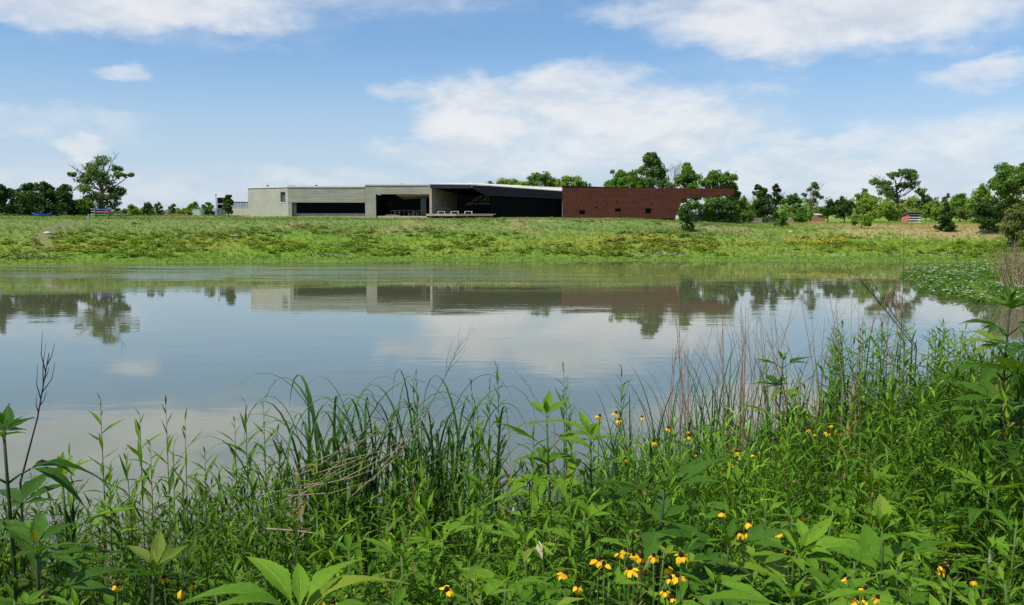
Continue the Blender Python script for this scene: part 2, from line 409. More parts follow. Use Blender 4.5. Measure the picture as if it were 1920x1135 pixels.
# ------------------------------------------------------------------ water
m, t, b = principled('pond_water', (0.104, 0.112, 0.060), 0.03, 0.5)
b.inputs['IOR'].default_value = 1.62
tcn = t.node('ShaderNodeTexCoord')
w1 = t.noise(t.mapping(tcn.outputs['Object'], (.35, 1.0, 1)), 1.1, 3, .5, .4)
w2 = t.noise(t.mapping(tcn.outputs['Object'], (.5, 1.4, 1)), 4.2, 3, .55)
w3 = t.noise(t.mapping(tcn.outputs['Object'], (.10, .22, 1)), .55, 4, .6)       # wind patches
patch0 = t.smooth(w3, .44, .68, .14, .8)
so = t.node('ShaderNodeSeparateXYZ'); t.put(so.inputs[0], tcn.outputs['Object'])
wx_ = t.math('ADD', so.outputs[0], t.math('MULTIPLY', w3, 40)); wy_ = t.math('ADD', so.outputs[1], t.math('MULTIPLY', w3, 22))
strk = t.smooth(t.noise(t.mapping(tcn.outputs['Object'], (.035, .32, 1)), 1.0, 4, .6), .40, .66, .0, .7)
wind = t.math('MULTIPLY', t.math('MULTIPLY', strk, t.smooth(wx_, 42, 8)), t.math('MULTIPLY', t.smooth(wy_, 82, 97), t.smooth(wy_, 121, 112)))
patch = t.math('ADD', patch0, t.math('MULTIPLY', wind, 10.0))
hgt = t.math('MULTIPLY', t.math('ADD', w1, t.math('MULTIPLY', w2, .22)), patch)
bp = t.node('ShaderNodeBump'); bp.inputs['Strength'].default_value = 1.0; bp.inputs['Distance'].default_value = .010
t.put(bp.inputs['Height'], hgt); t.put(b.inputs['Normal'], bp.outputs[0])
t.put(b.inputs['Roughness'], t.math('ADD', t.math('MULTIPLY', patch0, .035), t.math('MULTIPLY', wind, .30)))
wm = MB(); wm.add([(-120, 3, 0), (62, 3, 0), (62, 128, 0), (-120, 128, 0)], [(0, 1, 2, 3)])
wo_ = wm.build('pond_water', 'pond_water'); tag(wo_, 'calm muddy pond reflecting sky, trees and building', kind='structure')

# ------------------------------------------------------------------ the building across the pond
def concrete(name, c1, c2, boards=True):
    m, t, b = principled(name, c1, 0.85, 0.25)
    tcn = t.node('ShaderNodeTexCoord'); o = tcn.outputs['Object']
    n = t.noise(t.mapping(o, (.10, .10, 3.2) if boards else (.5, .5, .5)), 1.6, 6, .65)
    c = t.mix(t.smooth(n, .28, .72), c1, c2)
    st = t.noise(t.mapping(o, (.9, .9, .12)), 1.1, 5, .6); c = t.mix(t.smooth(st, .5, .75, 0, .30), c, (.20, .195, .15))
    bl = t.noise(o, .35, 4, .6); c = t.mix(t.smooth(bl, .5, .7, 0, .30), c, (.44, .43, .36))
    fn = t.noise(t.mapping(o, (.3, .3, 9)), 2.0, 3, .6); c = t.mix(t.smooth(fn, .58, .75, 0, .35), c, (.50, .49, .41))
    t.put(b.inputs['Base Color'], c)
    bp = t.node('ShaderNodeBump'); bp.inputs['Strength'].default_value = .5; bp.inputs['Distance'].default_value = .03
    t.put(bp.inputs['Height'], t.math('ADD', n, fn)); t.put(b.inputs['Normal'], bp.outputs[0])
concrete('board_concrete', (.235, .225, .172), (.375, .365, .290)); concrete('smooth_concrete', (.335, .325, .262), (.39, .38, .308), False)
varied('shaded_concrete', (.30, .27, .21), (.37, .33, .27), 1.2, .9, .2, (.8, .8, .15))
varied('white_coping', (.56, .56, .54), (.64, .64, .62), 2.0, .6, .3)
varied('roof_membrane', (.48, .46, .41), (.56, .54, .48), .7, .8, .2)
varied('dark_metal', (.006, .008, .012), (.010, .012, .017), .8, .7, .10, (.3, .3, 1))
varied('dark_fascia', (.020, .025, .034), (.030, .036, .046), .5, .7, .15, (1, 1, .2))
varied('charcoal_interior', (.007, .008, .010), (.012, .013, .015), .8, .9, .05)
principled('dark_glass', (.002, .003, .004), .12, .04); principled('green_glass', (.003, .008, .005), .12, .05); principled('lit_glass', (.10, .12, .13), .08, .5)
varied('deck_timber', (.20, .13, .10), (.29, .20, .155), 3, .8, .2, (.2, 2, 2)); varied('pink_edge', (.42, .33, .27), (.50, .40, .33), 2, .8, .2)
varied('rail_metal', (.05, .045, .04), (.07, .06, .05), 4, .6, .4); varied('white_paint', (.52, .51, .49), (.60, .59, .57), 6, .55, .4)
m, t, b = principled('weathered_steel', (.11, .03, .02), .8, .25)
tcn = t.node('ShaderNodeTexCoord'); o = tcn.outputs['Object']
oi = t.node('ShaderNodeObjectInfo')
na = t.noise(t.mapping(o, (.5, .5, 1.6)), .9, 6, .65); nb = t.noise(t.mapping(o, (2.2, 2.2, .25)), 1.0, 5, .6); nc = t.noise(o, 6, 4, .6)
c = t.mix(t.smooth(na, .3, .7), (.060, .0170, .0095), (.094, .027, .0135)); c = t.mix(t.smooth(nb, .55, .75, 0, .5), c, (.105, .038, .022))
c = t.mix(t.smooth(nc, .55, .8, 0, .5), c, (.036, .012, .009)); c = t.mix(t.math('MULTIPLY', oi.outputs['Random'], .35), c, (.085, .028, .018))
t.put(b.inputs['Base Color'], c)
bp = t.node('ShaderNodeBump'); bp.inputs['Strength'].default_value = .4; bp.inputs['Distance'].default_value = .02; t.put(bp.inputs['Height'], nc); t.put(b.inputs['Normal'], bp.outputs[0])

BY = 165.0; GB = 6.2
bld = thing('visitor_center', 'long low building of pale concrete, dark glass hall and rust red steel wing', 'building', (0, BY, GB))
def X(px, Y=BY): return at(px, 405, Y).x
def Z(py, Y=BY): return at(960, py, Y).z
def pbox(px0, px1, py0, py1, Y, depth, mb=None):
    mb = mb or MB(); return mb.box(X(px0, Y), X(px1, Y), Y, Y + depth, Z(py1, Y), Z(py0, Y))
def part(name, mat, mb, parent=None, label=None):
    o = mb.build(name, mat, parent or bld)
    if label: o['label'] = label
    return o
LOW = GB - 1.3
def zbox(px0, px1, py0, Y, depth, z0=LOW):
    return MB().box(X(px0, Y), X(px1, Y), Y, Y + depth, z0, Z(py0, Y))

# -- left concrete block, slanted end bay then straight front
A = Vector((X(466, 170.5), 170.5, 0)); B = Vector((X(541, 165.4), 165.4, 0))
d = (B - A); L = d.length; d.normalize(); nrm = Vector((-d.y, d.x, 0))
def seg(mb, s0, s1, z0, z1, tck=.45, off=0.0):
    P0 = A + d * s0 + nrm * off; P1 = A + d * s1 + nrm * off
    mb.prism([P0 + Vector((0, 0, z0)), P1 + Vector((0, 0, z0)), P1 + Vector((0, 0, z1)), P0 + Vector((0, 0, z1))], nrm * tck); return mb
zt = Z(351.5); wz0, wz1 = Z(379), Z(360); ws0, ws1 = L * (527 - 466) / 75., L * (536 - 466) / 75.
w = MB(); seg(w, 0, ws0, LOW, zt); seg(w, ws1, L, LOW, zt); seg(w, ws0, ws1, LOW, wz0); seg(w, ws0, ws1, wz1, zt)
part('concrete_wall', 'smooth_concrete', w, label='smooth pale concrete end wall with one narrow window')
wn = part('window', 'dark_metal', seg(MB(), ws0 + .003, ws1 - .003, wz0 + .003, wz1 - .003, .05, .36)); part('pane', 'lit_glass', seg(MB(), ws0 + .08, ws1 - .08, wz0 + .08, wz1 - .08, .02, .33), wn)
part('sill', 'white_coping', seg(MB(), ws0 - .05, ws1 + .05, wz0 - .12, wz0 - .002, .5, -.06), wn)
part('side_wall', 'smooth_concrete', MB().box(A.x - .02, A.x + .40, A.y + .5, A.y + 21, LOW, zt))
# straight front with ribbon window
Yf = 165.4
w = MB(); pbox(541.3, 684.5, 351.5, 380, Yf, .45, w); w.box(X(541.3, Yf), X(547.5, Yf), Yf, Yf + .45, LOW, Z(380, Yf)); w.box(X(547.5, Yf), X(684.5, Yf), Yf, Yf + .45, LOW, Z(406.5, Yf))
part('concrete_wall', 'board_concrete', w, label='board marked concrete wall above the long ribbon window')
rw = part('ribbon_window', 'charcoal_interior', pbox(547, 685.5, 379, 408, Yf + 1.5, .1), label='long dark ribbon window recessed in the concrete')
edges = np.linspace(556, 684, 10)
for i in range(9):
    part('pane', 'dark_glass', pbox(edges[i] + .25, edges[i + 1] - .25, 380.2, 400, Yf + 1.3, .04), rw)
    part('mullion', 'dark_metal', pbox(edges[i] - .25, edges[i] + .25, 380, 400.6, Yf + 1.2, .18), rw)
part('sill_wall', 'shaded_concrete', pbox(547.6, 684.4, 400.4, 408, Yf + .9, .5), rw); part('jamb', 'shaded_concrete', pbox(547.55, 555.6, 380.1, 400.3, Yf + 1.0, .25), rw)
part('coping', 'white_coping', MB().box(X(541, Yf) , X(684.8, Yf), Yf - .12, Yf + .7, zt + .004, zt + .27))
cp = MB(); seg(cp, -.1, L - .02, zt + .004, zt + .27, .7, -.12); part('coping', 'white_coping', cp)
part('roof', 'roof_membrane', MB().box(A.x + .3, X(684), Yf + .6 + 4.8, Yf + 20, zt - .5, zt - .1))
rv = MB()
for (a, b_, top) in ((542, 553, 348.2), (501.5, 503, 347.5), (592, 594.5, 347), (621, 634, 348.6)): 
    part('roof_vent', 'dark_metal', MB().box(X(a, 172), X(b_, 172), 172, 173, zt - .2, Z(top, 172)))
# -- porch block
Yp = 164.7; zp = Z(348, Yp)
w = MB().box(X(685, Yp), X(705, Yp), Yp, Yp + .5, LOW, zp); w.box(X(705, Yp), X(805.3, Yp), Yp, Yp + .5, Z(364.3, Yp), zp)
part('porch_wall', 'board_concrete', w, label='concrete portal framing the shaded porch')
part('coping', 'white_coping', MB().box(X(684.6, Yp), X(806, Yp), Yp - .12, Yp + .8, zp + .004, zp + .26))
part('side_wall', 'smooth_concrete', MB().box(X(685, Yp), X(685, Yp) + .45, Yp + .51, Yp + 12, LOW, zp - .003))
part('roof', 'roof_membrane', MB().box(X(686, Yp) + .5, X(806, Yp), Yp + .9, Yp + 16, zp - .5, zp - .05))
part('porch_side_wall', 'charcoal_interior', MB().box(X(704, Yp) - .3, X(704.9, Yp), Yp + .51, Yp + 7, LOW, Z(364.3, Yp)))
bwl = part('porch_glazing', 'charcoal_interior', MB().box(X(704, Yp), X(812, Yp), Yp + 7.2, Yp + 7.4, LOW, Z(358, Yp)), label='dark glazed back wall of the porch')
e = np.linspace(709, 800, 9)
for i in range(8):
    part('pane', 'lit_glass' if i == 7 else 'dark_glass', MB().box(X(e[i] + .5, 172), X(e[i + 1] - .5, 172), Yp + 7.05, Yp + 7.1, Z(403, 172), Z(374.5 - (2 if i > 5 else 0), 172)), bwl)
part('transom', 'rail_metal', pbox(713, 738, 382.3, 383.2, Yp + 6.8, .15), bwl)
sf = MB(); Q = [at(741, 364.6, Yp + .55), at(805, 364.6, Yp + .55), at(805, 371.5, Yp + 6.5), at(757, 374.5, Yp + 6.5)]
sf.prism(Q, (0, 0, .12)); part('soffit', 'pink_edge', sf, label='sloping pale soffit over the porch')
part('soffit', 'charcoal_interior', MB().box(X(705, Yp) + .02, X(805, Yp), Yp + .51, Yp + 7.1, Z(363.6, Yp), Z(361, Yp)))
part('porch_floor', 'pink_edge', MB().box(X(706, Yp), X(800, Yp), Yp + .2, Yp + 7, GB - 1.0, GB + .02))
rl = part('porch_railing', 'rail_metal', MB().box(X(733, Yp), X(800, Yp), Yp + .30, Yp + .34, GB + 1.0, GB + 1.05), label='thin dark railing along the porch edge')
for pxp in range(733, 801, 8): part('baluster', 'rail_metal', MB().box(X(pxp, Yp), X(pxp, Yp) + .05, Yp + .30, Yp + .34, GB, GB + .998), rl)
# -- pier and dark hall
part('pier', 'pink_edge', MB().box(X(805.6, 164.4), X(809.6, 164.4), 164.4, 165.2, LOW, Z(347.5, 164.4)), label='slim pale pier at the corner of the dark hall')
ang = [Vector((X(810.5, 164.8), 164.8, 0)), Vector((X(857, 177), 177, 0))]
sw = MB(); sw.prism([ang[0] + Vector((0, 0, LOW)), ang[1] + Vector((0, 0, LOW)), ang[1] + Vector((0, 0, Z(362, 177))), ang[0] + Vector((0, 0, Z(348.5)))], (-.5, .1, 0))
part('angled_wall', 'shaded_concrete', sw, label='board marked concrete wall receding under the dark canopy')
# canopy: fascia, folded dark edge, soffit, roof
Yc = 163.6
fa = MB(); fa.prism([at(807, 353.8, Yc), at(884, 353.2, Yc), at(885, 346.8, Yc), at(806.2, 346, Yc)][::1], (0, .35, 0)); part('fascia', 'dark_fascia', fa, label='slate grey fascia of the dark canopy')
fb = MB(); fb.prism([at(885.2, 353.3, Yc), at(912, 367, Yc), at(1054, 373.4, Yc), at(1054, 359.3, Yc), at(885.2, 346.9, Yc)], (0, .5, 0)); part('fascia', 'dark_metal', fb, label='black folded fascia falling towards the rust wall')
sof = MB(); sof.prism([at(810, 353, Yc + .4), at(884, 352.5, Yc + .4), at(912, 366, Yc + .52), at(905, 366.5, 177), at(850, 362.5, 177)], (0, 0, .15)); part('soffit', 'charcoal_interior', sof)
rf = MB(); rf.prism([at(806.5, 345.8, Yc), at(885, 346.6, Yc), at(885, 344.6, Yc + 14), at(815, 345.2, Yc + 14)], (0, 0, .14)); part('roof', 'white_coping', rf)
rf = MB(); rf.prism([at(885.1, 346.4, Yc), at(1054, 358.8, Yc), at(1054, 353.2, Yc + 14), at(885.1, 344.6, Yc + 14)], (0, 0, .14)); part('roof', 'roof_membrane', rf, label='pale folded roof plane tilting towards the pond')
rf = MB(); rf.prism([at(977, 351.2, Yc + 9), at(1054, 354.2, Yc + 9), at(1054, 352.6, Yc + 9), at(977, 347.8, Yc + 9)], (0, 3, 0)); part('roof_upstand', 'roof_membrane', rf)
# hall glazing
hg = part('hall_glazing', 'charcoal_interior', MB().box(X(840, 178), X(1056, 170), 178.2, 178.5, LOW, Z(354, 178)), label='dark glazed wall of the hall')
e = np.linspace(858, 919, 6)
for i in range(5): part('pane', 'dark_glass', MB().box(X(e[i] + .4, 177), X(e[i + 1] - .4, 177), 177.4, 177.45, Z(402, 177), Z(366, 177)), hg)
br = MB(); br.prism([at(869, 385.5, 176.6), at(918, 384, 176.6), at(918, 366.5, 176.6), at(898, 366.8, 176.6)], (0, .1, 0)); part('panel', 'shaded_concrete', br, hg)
for (a, b_) in (((884, 386), (913, 366)), ((869, 385), (896, 367)), ((895, 372), (897, 385)), ((882, 378.5), (918, 378))):
    part('brace', 'dark_metal', MB().tube([at(a[0], a[1], 176.4), at(b_[0], b_[1], 176.4)], .09, 4), hg)
gw = part('glass_wall', 'charcoal_interior', MB().box(X(919, 168.4), X(1054, 168.4), 168.4, 168.7, LOW, Z(366, 168.4)), label='dark green tinted glass wall under the folded fascia')
e = np.linspace(920, 1053.6, 15)
for i in range(14):
    part('pane', 'green_glass' if i < 9 else 'dark_glass', MB().box(X(e[i] + .2, 168), X(e[i + 1] - .2, 168), 168.2, 168.25, GB - .1, Z(368.5, 168)), gw)
    part('mullion', 'dark_metal', MB().box(X(e[i] - .2, 168), X(e[i] + .2, 168), 168.1, 168.3, GB - .1, Z(368, 168)), gw)
# deck with rail
zd = Z(401.4, 162.6)
dk = part('deck', 'deck_timber', MB().box(X(799, 162.6), X(930, 162.6), 162.7, 168, zd - .12, zd), label='timber deck raised above the grass')
dx0, dx1 = X(799, 162.6), X(925, 162.6); nb_ = 9
for i in range(nb_):
    a = dx0 + (dx1 - dx0) * i / nb_; part('edge_board', 'pink_edge' if i < 4 else 'deck_timber', MB().box(a + .01, a + (dx1 - dx0) / nb_ - .01, 162.6, 162.68, zd - .36, zd + .03), dk)
for i in range(6):
    a = dx0 + .5 + (dx1 - dx0 - 1) * i / 5; part('deck_post', 'deck_timber', MB().box(a, a + .15, 163.0, 163.15, LOW, zd - .13), dk)
rl = part('deck_railing', 'rail_metal', MB().box(X(805, 162.8), X(842, 162.8), 162.78, 162.83, zd + 1.02, zd + 1.09), label='dark deck railing')
for pxp in np.arange(805, 842.5, 4.6): part('baluster', 'rail_metal', MB().box(X(pxp, 162.8), X(pxp, 162.8) + .05, 162.78, 162.83, zd + .035, zd + 1.018), rl)
for (a, top) in ((867, 342.5), (873, 342.2)): part('roof_pipe', 'rail_metal', MB().tube([at(a, 346.5, 172), at(a, top, 172)], .05, 6))
for (a, b_, top) in ((752, 756, 344.6), (733, 739, 345.8)): part('roof_vent', 'dark_metal', MB().box(X(a, 172), X(b_, 172), 172, 173, zp - .06, Z(top, 172)))

# -- rust wing built of steel plates
Yr = 163.4
OUT1 = [(1054.3, 348.5), (1240, 353), (1279, 353.14), (1279, 373), (1266, 410), (1054.3, 410)]
OUT2 = [(1279, 353.14), (1376, 353.5), (1376, 366.2), (1279, 373)]
def clip(poly, convex):
    out = list(poly); n = len(convex)
    area = sum(convex[i][0] * convex[(i + 1) % n][1] - convex[(i + 1) % n][0] * convex[i][1] for i in range(n)); sg = 1 if area > 0 else -1
    for i in range(n):
        a, b_ = convex[i], convex[(i + 1) % n]; src = out; out = []
        side = lambda p: sg * ((b_[0] - a[0]) * (p[1] - a[1]) - (b_[1] - a[1]) * (p[0] - a[0]))
        for j in range(len(src)):
            p, q_ = src[j], src[(j + 1) % len(src)]; sp_, sq = side(p), side(q_)
            if sp_ >= 0: out.append(p)
            if (sp_ >= 0) != (sq >= 0):
                tt = sp_ / (sp_ - sq); out.append((p[0] + (q_[0] - p[0]) * tt, p[1] + (q_[1] - p[1]) * tt))
        if not out: return []
    return out
def cut(rects, hole):
    res = []; hx0, hx1, hy0, hy1 = hole
    for (x0, x1, y0, y1) in rects:
        if hx1 <= x0 or hx0 >= x1 or hy1 <= y0 or hy0 >= y1: res.append((x0, x1, y0, y1)); continue
        if hy0 > y0: res.append((x0, x1, y0, hy0))
        if hy1 < y1: res.append((x0, x1, hy1, y1))
        a, b_ = max(hy0, y0), min(hy1, y1)
        if hx0 > x0: res.append((x0, hx0, a, b_))
        if hx1 < x1: res.append((hx1, x1, a, b_))
    return res
WIN = [(1086, 1097, 394.6, 402), (1153, 1164, 391, 397), (1210, 1221, 391, 400.8)]
HOL = [(1089, 1090.3, 375, 378), (1083.6, 1085, 385.5, 387), (1099.5, 1101, 387.5, 389.5), (1116, 1121.5, 388.7, 390.5), (1118, 1119.6, 377.5, 379), (1137, 1139.8, 381.7, 383.5), (1155, 1157, 375.3, 377),
       (1154.6, 1158, 379.5, 381.5), (1193.5, 1195, 381, 382.6), (1218, 1223, 383, 384.7), (1136.5, 1138.2, 394, 395.5), (1154, 1156, 401, 403), (1188, 1189.5, 376, 378), (1059, 1063, 394, 395.3), (1205, 1207, 398.5, 401.5), (1086.5, 1088, 382.5, 384)]
cols = list(np.arange(1054.3, 1377, 26.8)); cols[-1] = 1376; rowsY = [346, 358.6, 367, 379.5, 392.2, 410]
for r_ in range(5):
    for ci in range(len(cols) - 1):
        off = 0 if r_ % 2 == 0 else 11
        x0, x1 = cols[ci] + (off if ci else 0), cols[ci + 1] + (off if ci + 1 < len(cols) - 1 else 0)
        rects = [(x0 + .13, x1 - .13, rowsY[r_] + .12, rowsY[r_ + 1] - .12)]
        for hl in WIN + HOL: rects = cut(rects, hl)
        pm = MB(); any_ = False; jit = rng.uniform(0, .012)
        for (a, b_, c_, d_) in rects:
            for O in (OUT1, OUT2):
                pl = clip([(a, c_), (b_, c_), (b_, d_), (a, d_)], O)
                if len(pl) >= 3:
                    ar = abs(sum(pl[i][0] * pl[(i + 1) % len(pl)][1] - pl[(i + 1) % len(pl)][0] * pl[i][1] for i in range(len(pl)))) / 2
                    if ar > .05: pm.prism([at(p[0], p[1], Yr - jit) for p in pl][::-1], (0, .22, 0)); any_ = True
        if any_: part('steel_panel', 'weathered_steel', pm)
ins = lambda O: [at(p[0] + (.2 if p[0] < 1150 else -.2), p[1] + (.15 if p[1] < 360 else -.15), Yr + .26) for p in O][::-1]
bk = MB(); bk.prism(ins(OUT1), (0, .3, 0)); part('backing_wall', 'dark_metal', bk)
bk = MB(); bk.prism([at(1279.1, 353.4, Yr + .26), at(1279.1, 372.6, Yr + .26), at(1375.6, 365.9, Yr + .26), at(1375.6, 353.8, Yr + .26)], (0, 8, 0)); part('cantilever', 'weathered_steel', bk, label='rust red beam jutting out past the end of the wall')
for (a, b_, c_, d_) in WIN:
    wn = part('window', 'dark_metal', MB().box(X(a, Yr), X(b_, Yr), Yr + .14, Yr + .20, Z(d_, Yr), Z(c_, Yr)))
    part('pane', 'dark_glass', MB().box(X(a + .7, Yr), X(b_ - .7, Yr), Yr + .12, Yr + .138, Z(d_ - .7, Yr), Z(c_ + .7, Yr)), wn)
part('roof', 'roof_membrane', MB().box(X(1056, Yr), X(1268, Yr), Yr + .6, Yr + 13, Z(354.5, Yr) - .4, Z(354.5, Yr)))
part('end_wall', 'weathered_steel', MB().box(X(1264, Yr) - .6, X(1264, Yr), Yr + .6, Yr + 13, LOW, Z(355, Yr) - .5))
part('skylight', 'white_coping', MB().box(X(1108, 174), X(1132, 174), 173, 174, Z(353.5, Yr) - .4, Z(349.4, 173)))

# -- service yard to the left of the building
sv = thing('service_shed', 'low beige service building with grey metal roof screen beside the concrete wall', 'shed', (X(440, 176), 176, GB))
varied('beige_block', (.46, .44, .35), (.52, .50, .40), 1.5, .9, .2); varied('grey_sheet', (.27, .29, .31), (.34, .36, .38), 1.0, .5, .4, (4, 1, .2))
part('wall', 'beige_block', MB().box(X(424, 176), X(470, 176), 176, 184, LOW, Z(391.5, 176)), sv)
e = np.linspace(435, 469, 9)
for i in range(8): part('screen_panel', 'grey_sheet', MB().box(X(e[i] + .12, 176), X(e[i + 1] - .12, 176), 176.3, 176.4, Z(391.3, 176), Z(380.5 + .2 * (i % 2), 176)), sv)
for i in range(6): part('roof_fan', 'charcoal_interior', MB().lathe([(.25, 0), (.28, .2), (.2, .3)], (X(438 + 5.5 * i, 176.9), 176.9, Z(381.5, 176.9)), 8), sv)
part('tower_wall', 'charcoal_interior', MB().box(X(408, 182), X(421, 182), 182, 186, LOW, Z(370.8, 182)), sv)
part('tower_band', 'white_coping', MB().box(X(407.4, 181.9), X(421.4, 181.9), 181.7, 181.95, Z(383.4, 182), Z(382.2, 182)), sv)
lp = thing('lamp_post', 'slim white lamp post standing by the service shed', 'lamp post', (X(405.6, 174), 174, GB))
part('pole', 'white_paint', MB().tube([(X(405.6, 174), 174, GB - .3), (X(405.6, 174), 174, Z(366, 174))], [.16, .11], 8), lp); part('lamp_head', 'rail_metal', MB().box(X(404.6, 174), X(408.6, 174), 173.8, 174.2, Z(366, 174), Z(365.2, 174)), lp)
fe = thing('yard_fence', 'grey metal bar fence in front of the service shed', 'fence', (X(410, 172), 172, GB))
for pxp in np.arange(397, 426.5, 2.4): part('bar', 'grey_sheet', MB().box(X(pxp, 172), X(pxp, 172) + .07, 172, 172.06, GB - .3, Z(391, 172)), fe)
for pyp in (391.4, 397.5, 403): part('rail', 'grey_sheet', MB().box(X(396.6, 172), X(426.6, 172), 172.062, 172.11, Z(pyp + .5, 172), Z(pyp, 172)), fe)
varied('mint_paint', (.40, .52, .42), (.45, .57, .46), 2, .5, .4)
mb_ = thing('storage_box', 'pale mint green storage container by the yard fence', 'container', (X(368, 168), 168, GB))
gz = ground(X(368, 168), 168)
part('body', 'mint_paint', MB().box(X(360, 168), X(377, 168), 168, 170.2, gz - .2, Z(393.2, 168)), mb_); part('lid', 'white_coping', MB().box(X(359.4, 168), X(377.6, 168), 167.9, 170.3, Z(393.2, 168) + .003, Z(392.2, 168)), mb_)
part('door', 'mint_paint', MB().box(X(362, 168), X(375, 168), 167.94, 167.996, gz, Z(394.5, 168)), mb_)

# ------------------------------------------------------------------ furniture on deck and porch
def bench(px0, px1, pytop, Y, zfloor, label):
    x0, x1 = X(px0, Y), X(px1, Y); o = thing('bench', label, 'bench', ((x0 + x1) / 2, Y, zfloor), 'white benches on the deck'); zt_ = zfloor + .52
    for i in range(3): part('slat', 'white_paint', MB().box(x0, x1, Y - .26 + .18 * i, Y - .10 + .18 * i, zt_ - .09, zt_), o)
    for xx in (x0, x1 - .16): part('leg', 'white_paint', MB().box(xx, xx + .16, Y - .25, Y + .25, zfloor + .002, zt_ - .092), o)
bench(845, 860.2, 395.4, 164.6, zd + .002, 'white bench on the deck, first out from the angled concrete wall')
bench(871, 885.6, 396, 164.6, zd + .002, 'white bench on the deck farther from the concrete wall')
bench(820.5, 834.5, 396.5, 165.2, zd + .002, 'white bench behind the dark deck railing')
tb = thing('cafe_table', 'small round white table on the shaded porch', 'table', (X(775.5, 166.5), 166.5, GB + .02))
c_ = tb.location; part('table_top', 'white_paint', MB().lathe([(.02, .70), (.42, .70), (.43, .74), (.02, .745)], c_, 14), tb); part('leg', 'white_paint', MB().lathe([(.25, 0), (.24, .03), (.04, .06), (.04, .70)], c_, 8), tb)
def chair(px, Y, face, label):
    o = thing('cafe_chair', label, 'chair', (X(px, Y), Y, GB + .022), 'chairs on the porch'); c = o.location; s = face
    part('seat', 'grey_sheet', MB().box(c.x - .2, c.x + .2, Y - .2, Y + .2, c.z + .43, c.z + .46), o)
    part('backrest', 'grey_sheet', MB().prism([(c.x - s * .2, Y - .2, c.z + .46), (c.x - s * .2, Y + .2, c.z + .46), (c.x - s * .28, Y + .2, c.z + .88), (c.x - s * .28, Y - .2, c.z + .88)], (-s * .03, 0, 0)), o)
    for sx in (-1, 1):
        for sy in (-1, 1): part('leg', 'grey_sheet', MB().tube([(c.x + sx * .24, Y + sy * .2, c.z), (c.x + sx * .17, Y + sy * .17, c.z + .43)], .02, 5), o)
chair(768.5, 166.3, 1, 'grey chair on the porch, on the ribbon window side of the table'); chair(782.5, 166.7, -1, 'grey chair on the porch, on the pier side of the table')
rk = thing('timber_stack', 'low stack of timbers and a frame on the porch floor', 'timber', (X(738, 166), 166, GB + .02)); c = rk.location
for i in range(6):
    part('timber', 'deck_timber', MB().box(c.x - 1.6 + .1 * i, c.x + 1.2 - .15 * i, 165.6 + .18 * (i % 3), 165.76 + .18 * (i % 3), c.z + .002 + .13 * (i // 3), c.z + .125 + .13 * (i // 3)), rk)
for xx in (.0, 1.0): part('frame_post', 'deck_timber', MB().box(c.x + xx, c.x + xx + .08, 166.2, 166.28, c.z, c.z + 1.0), rk)
for zz in (.6, .95): part('frame_rail', 'deck_timber', MB().box(c.x + .082, c.x + .998, 166.2, 166.28, c.z + zz, c.z + zz + .06), rk)

# ------------------------------------------------------------------ boats, rack, person, fence
def hull(cx, cy, cz, L, Wd, H, yaw, rocker=.12, open_=False):
    n = 15; prof = []; V = []; F = []; m_ = 8
    for i in range(n):
        s = -1 + 2 * i / (n - 1); w = Wd / 2 * max(0.02, (1 - abs(s) ** 2.3)); k = abs(s) ** 3 * rocker
        for j in range(m_):
            th = math.pi * (1 + j / (m_ - 1)) if open_ else 2 * math.pi * j / m_
            y = w * math.cos(th); z = H / 2 * math.sin(th) * (1.0 if math.sin(th) < 0 else .55) * (0.35 + .65 * (1 - abs(s) ** 4)) + k
            V.append((s * L / 2, y, z))
    c_, s_ = math.cos(yaw), math.sin(yaw); V = [(cx + x * c_ - y * s_, cy + x * s_ + y * c_, cz + z) for x, y, z in V]
    for i in range(n - 1):
        for j in range(m_ - (1 if open_ else 0)):
            j2 = (j + 1) % m_; F.append((i * m_ + j, i * m_ + j2, (i + 1) * m_ + j2, (i + 1) * m_ + j))
    if not open_: F += [tuple(range(m_ - 1, -1, -1)), tuple((n - 1) * m_ + j for j in range(m_))]
    return MB().add(V, F)
for nm, c1 in (('blue_plastic', (.02, .11, .55)), ('orange_plastic', (.62, .10, .05)), ('green_plastic', (.03, .30, .20)), ('canoe_blue', (.02, .13, .60))):
    varied(nm, c1, tuple(v * 1.25 for v in c1), 3, .35, .5)
principled('black_plastic', (.012, .012, .013), .5, .4)
rp = ground_hit(193, 408.5); RY = rp.y
rack = thing('kayak_rack', 'dark timber rack holding three stacked kayaks', 'rack', rp)
sc = RY / FPX
xl, xr = at(181, 400, RY).x, at(205, 400, RY).x; zr = lambda py: at(190, py, RY).z
for xx in (xl, xr):
    for yy in (-.5, .5): part('post', 'deck_timber', MB().box(xx - .06, xx + .06, RY + yy - .06, RY + yy + .06, ground(xx, RY) - .3, zr(388.8)), rack)
    for py in (394.9, 399.4, 404.4): part('arm', 'deck_timber', MB().box(xx - .05, xx + .05, RY - .75, RY + .439, zr(py) - .04, zr(py)), rack)
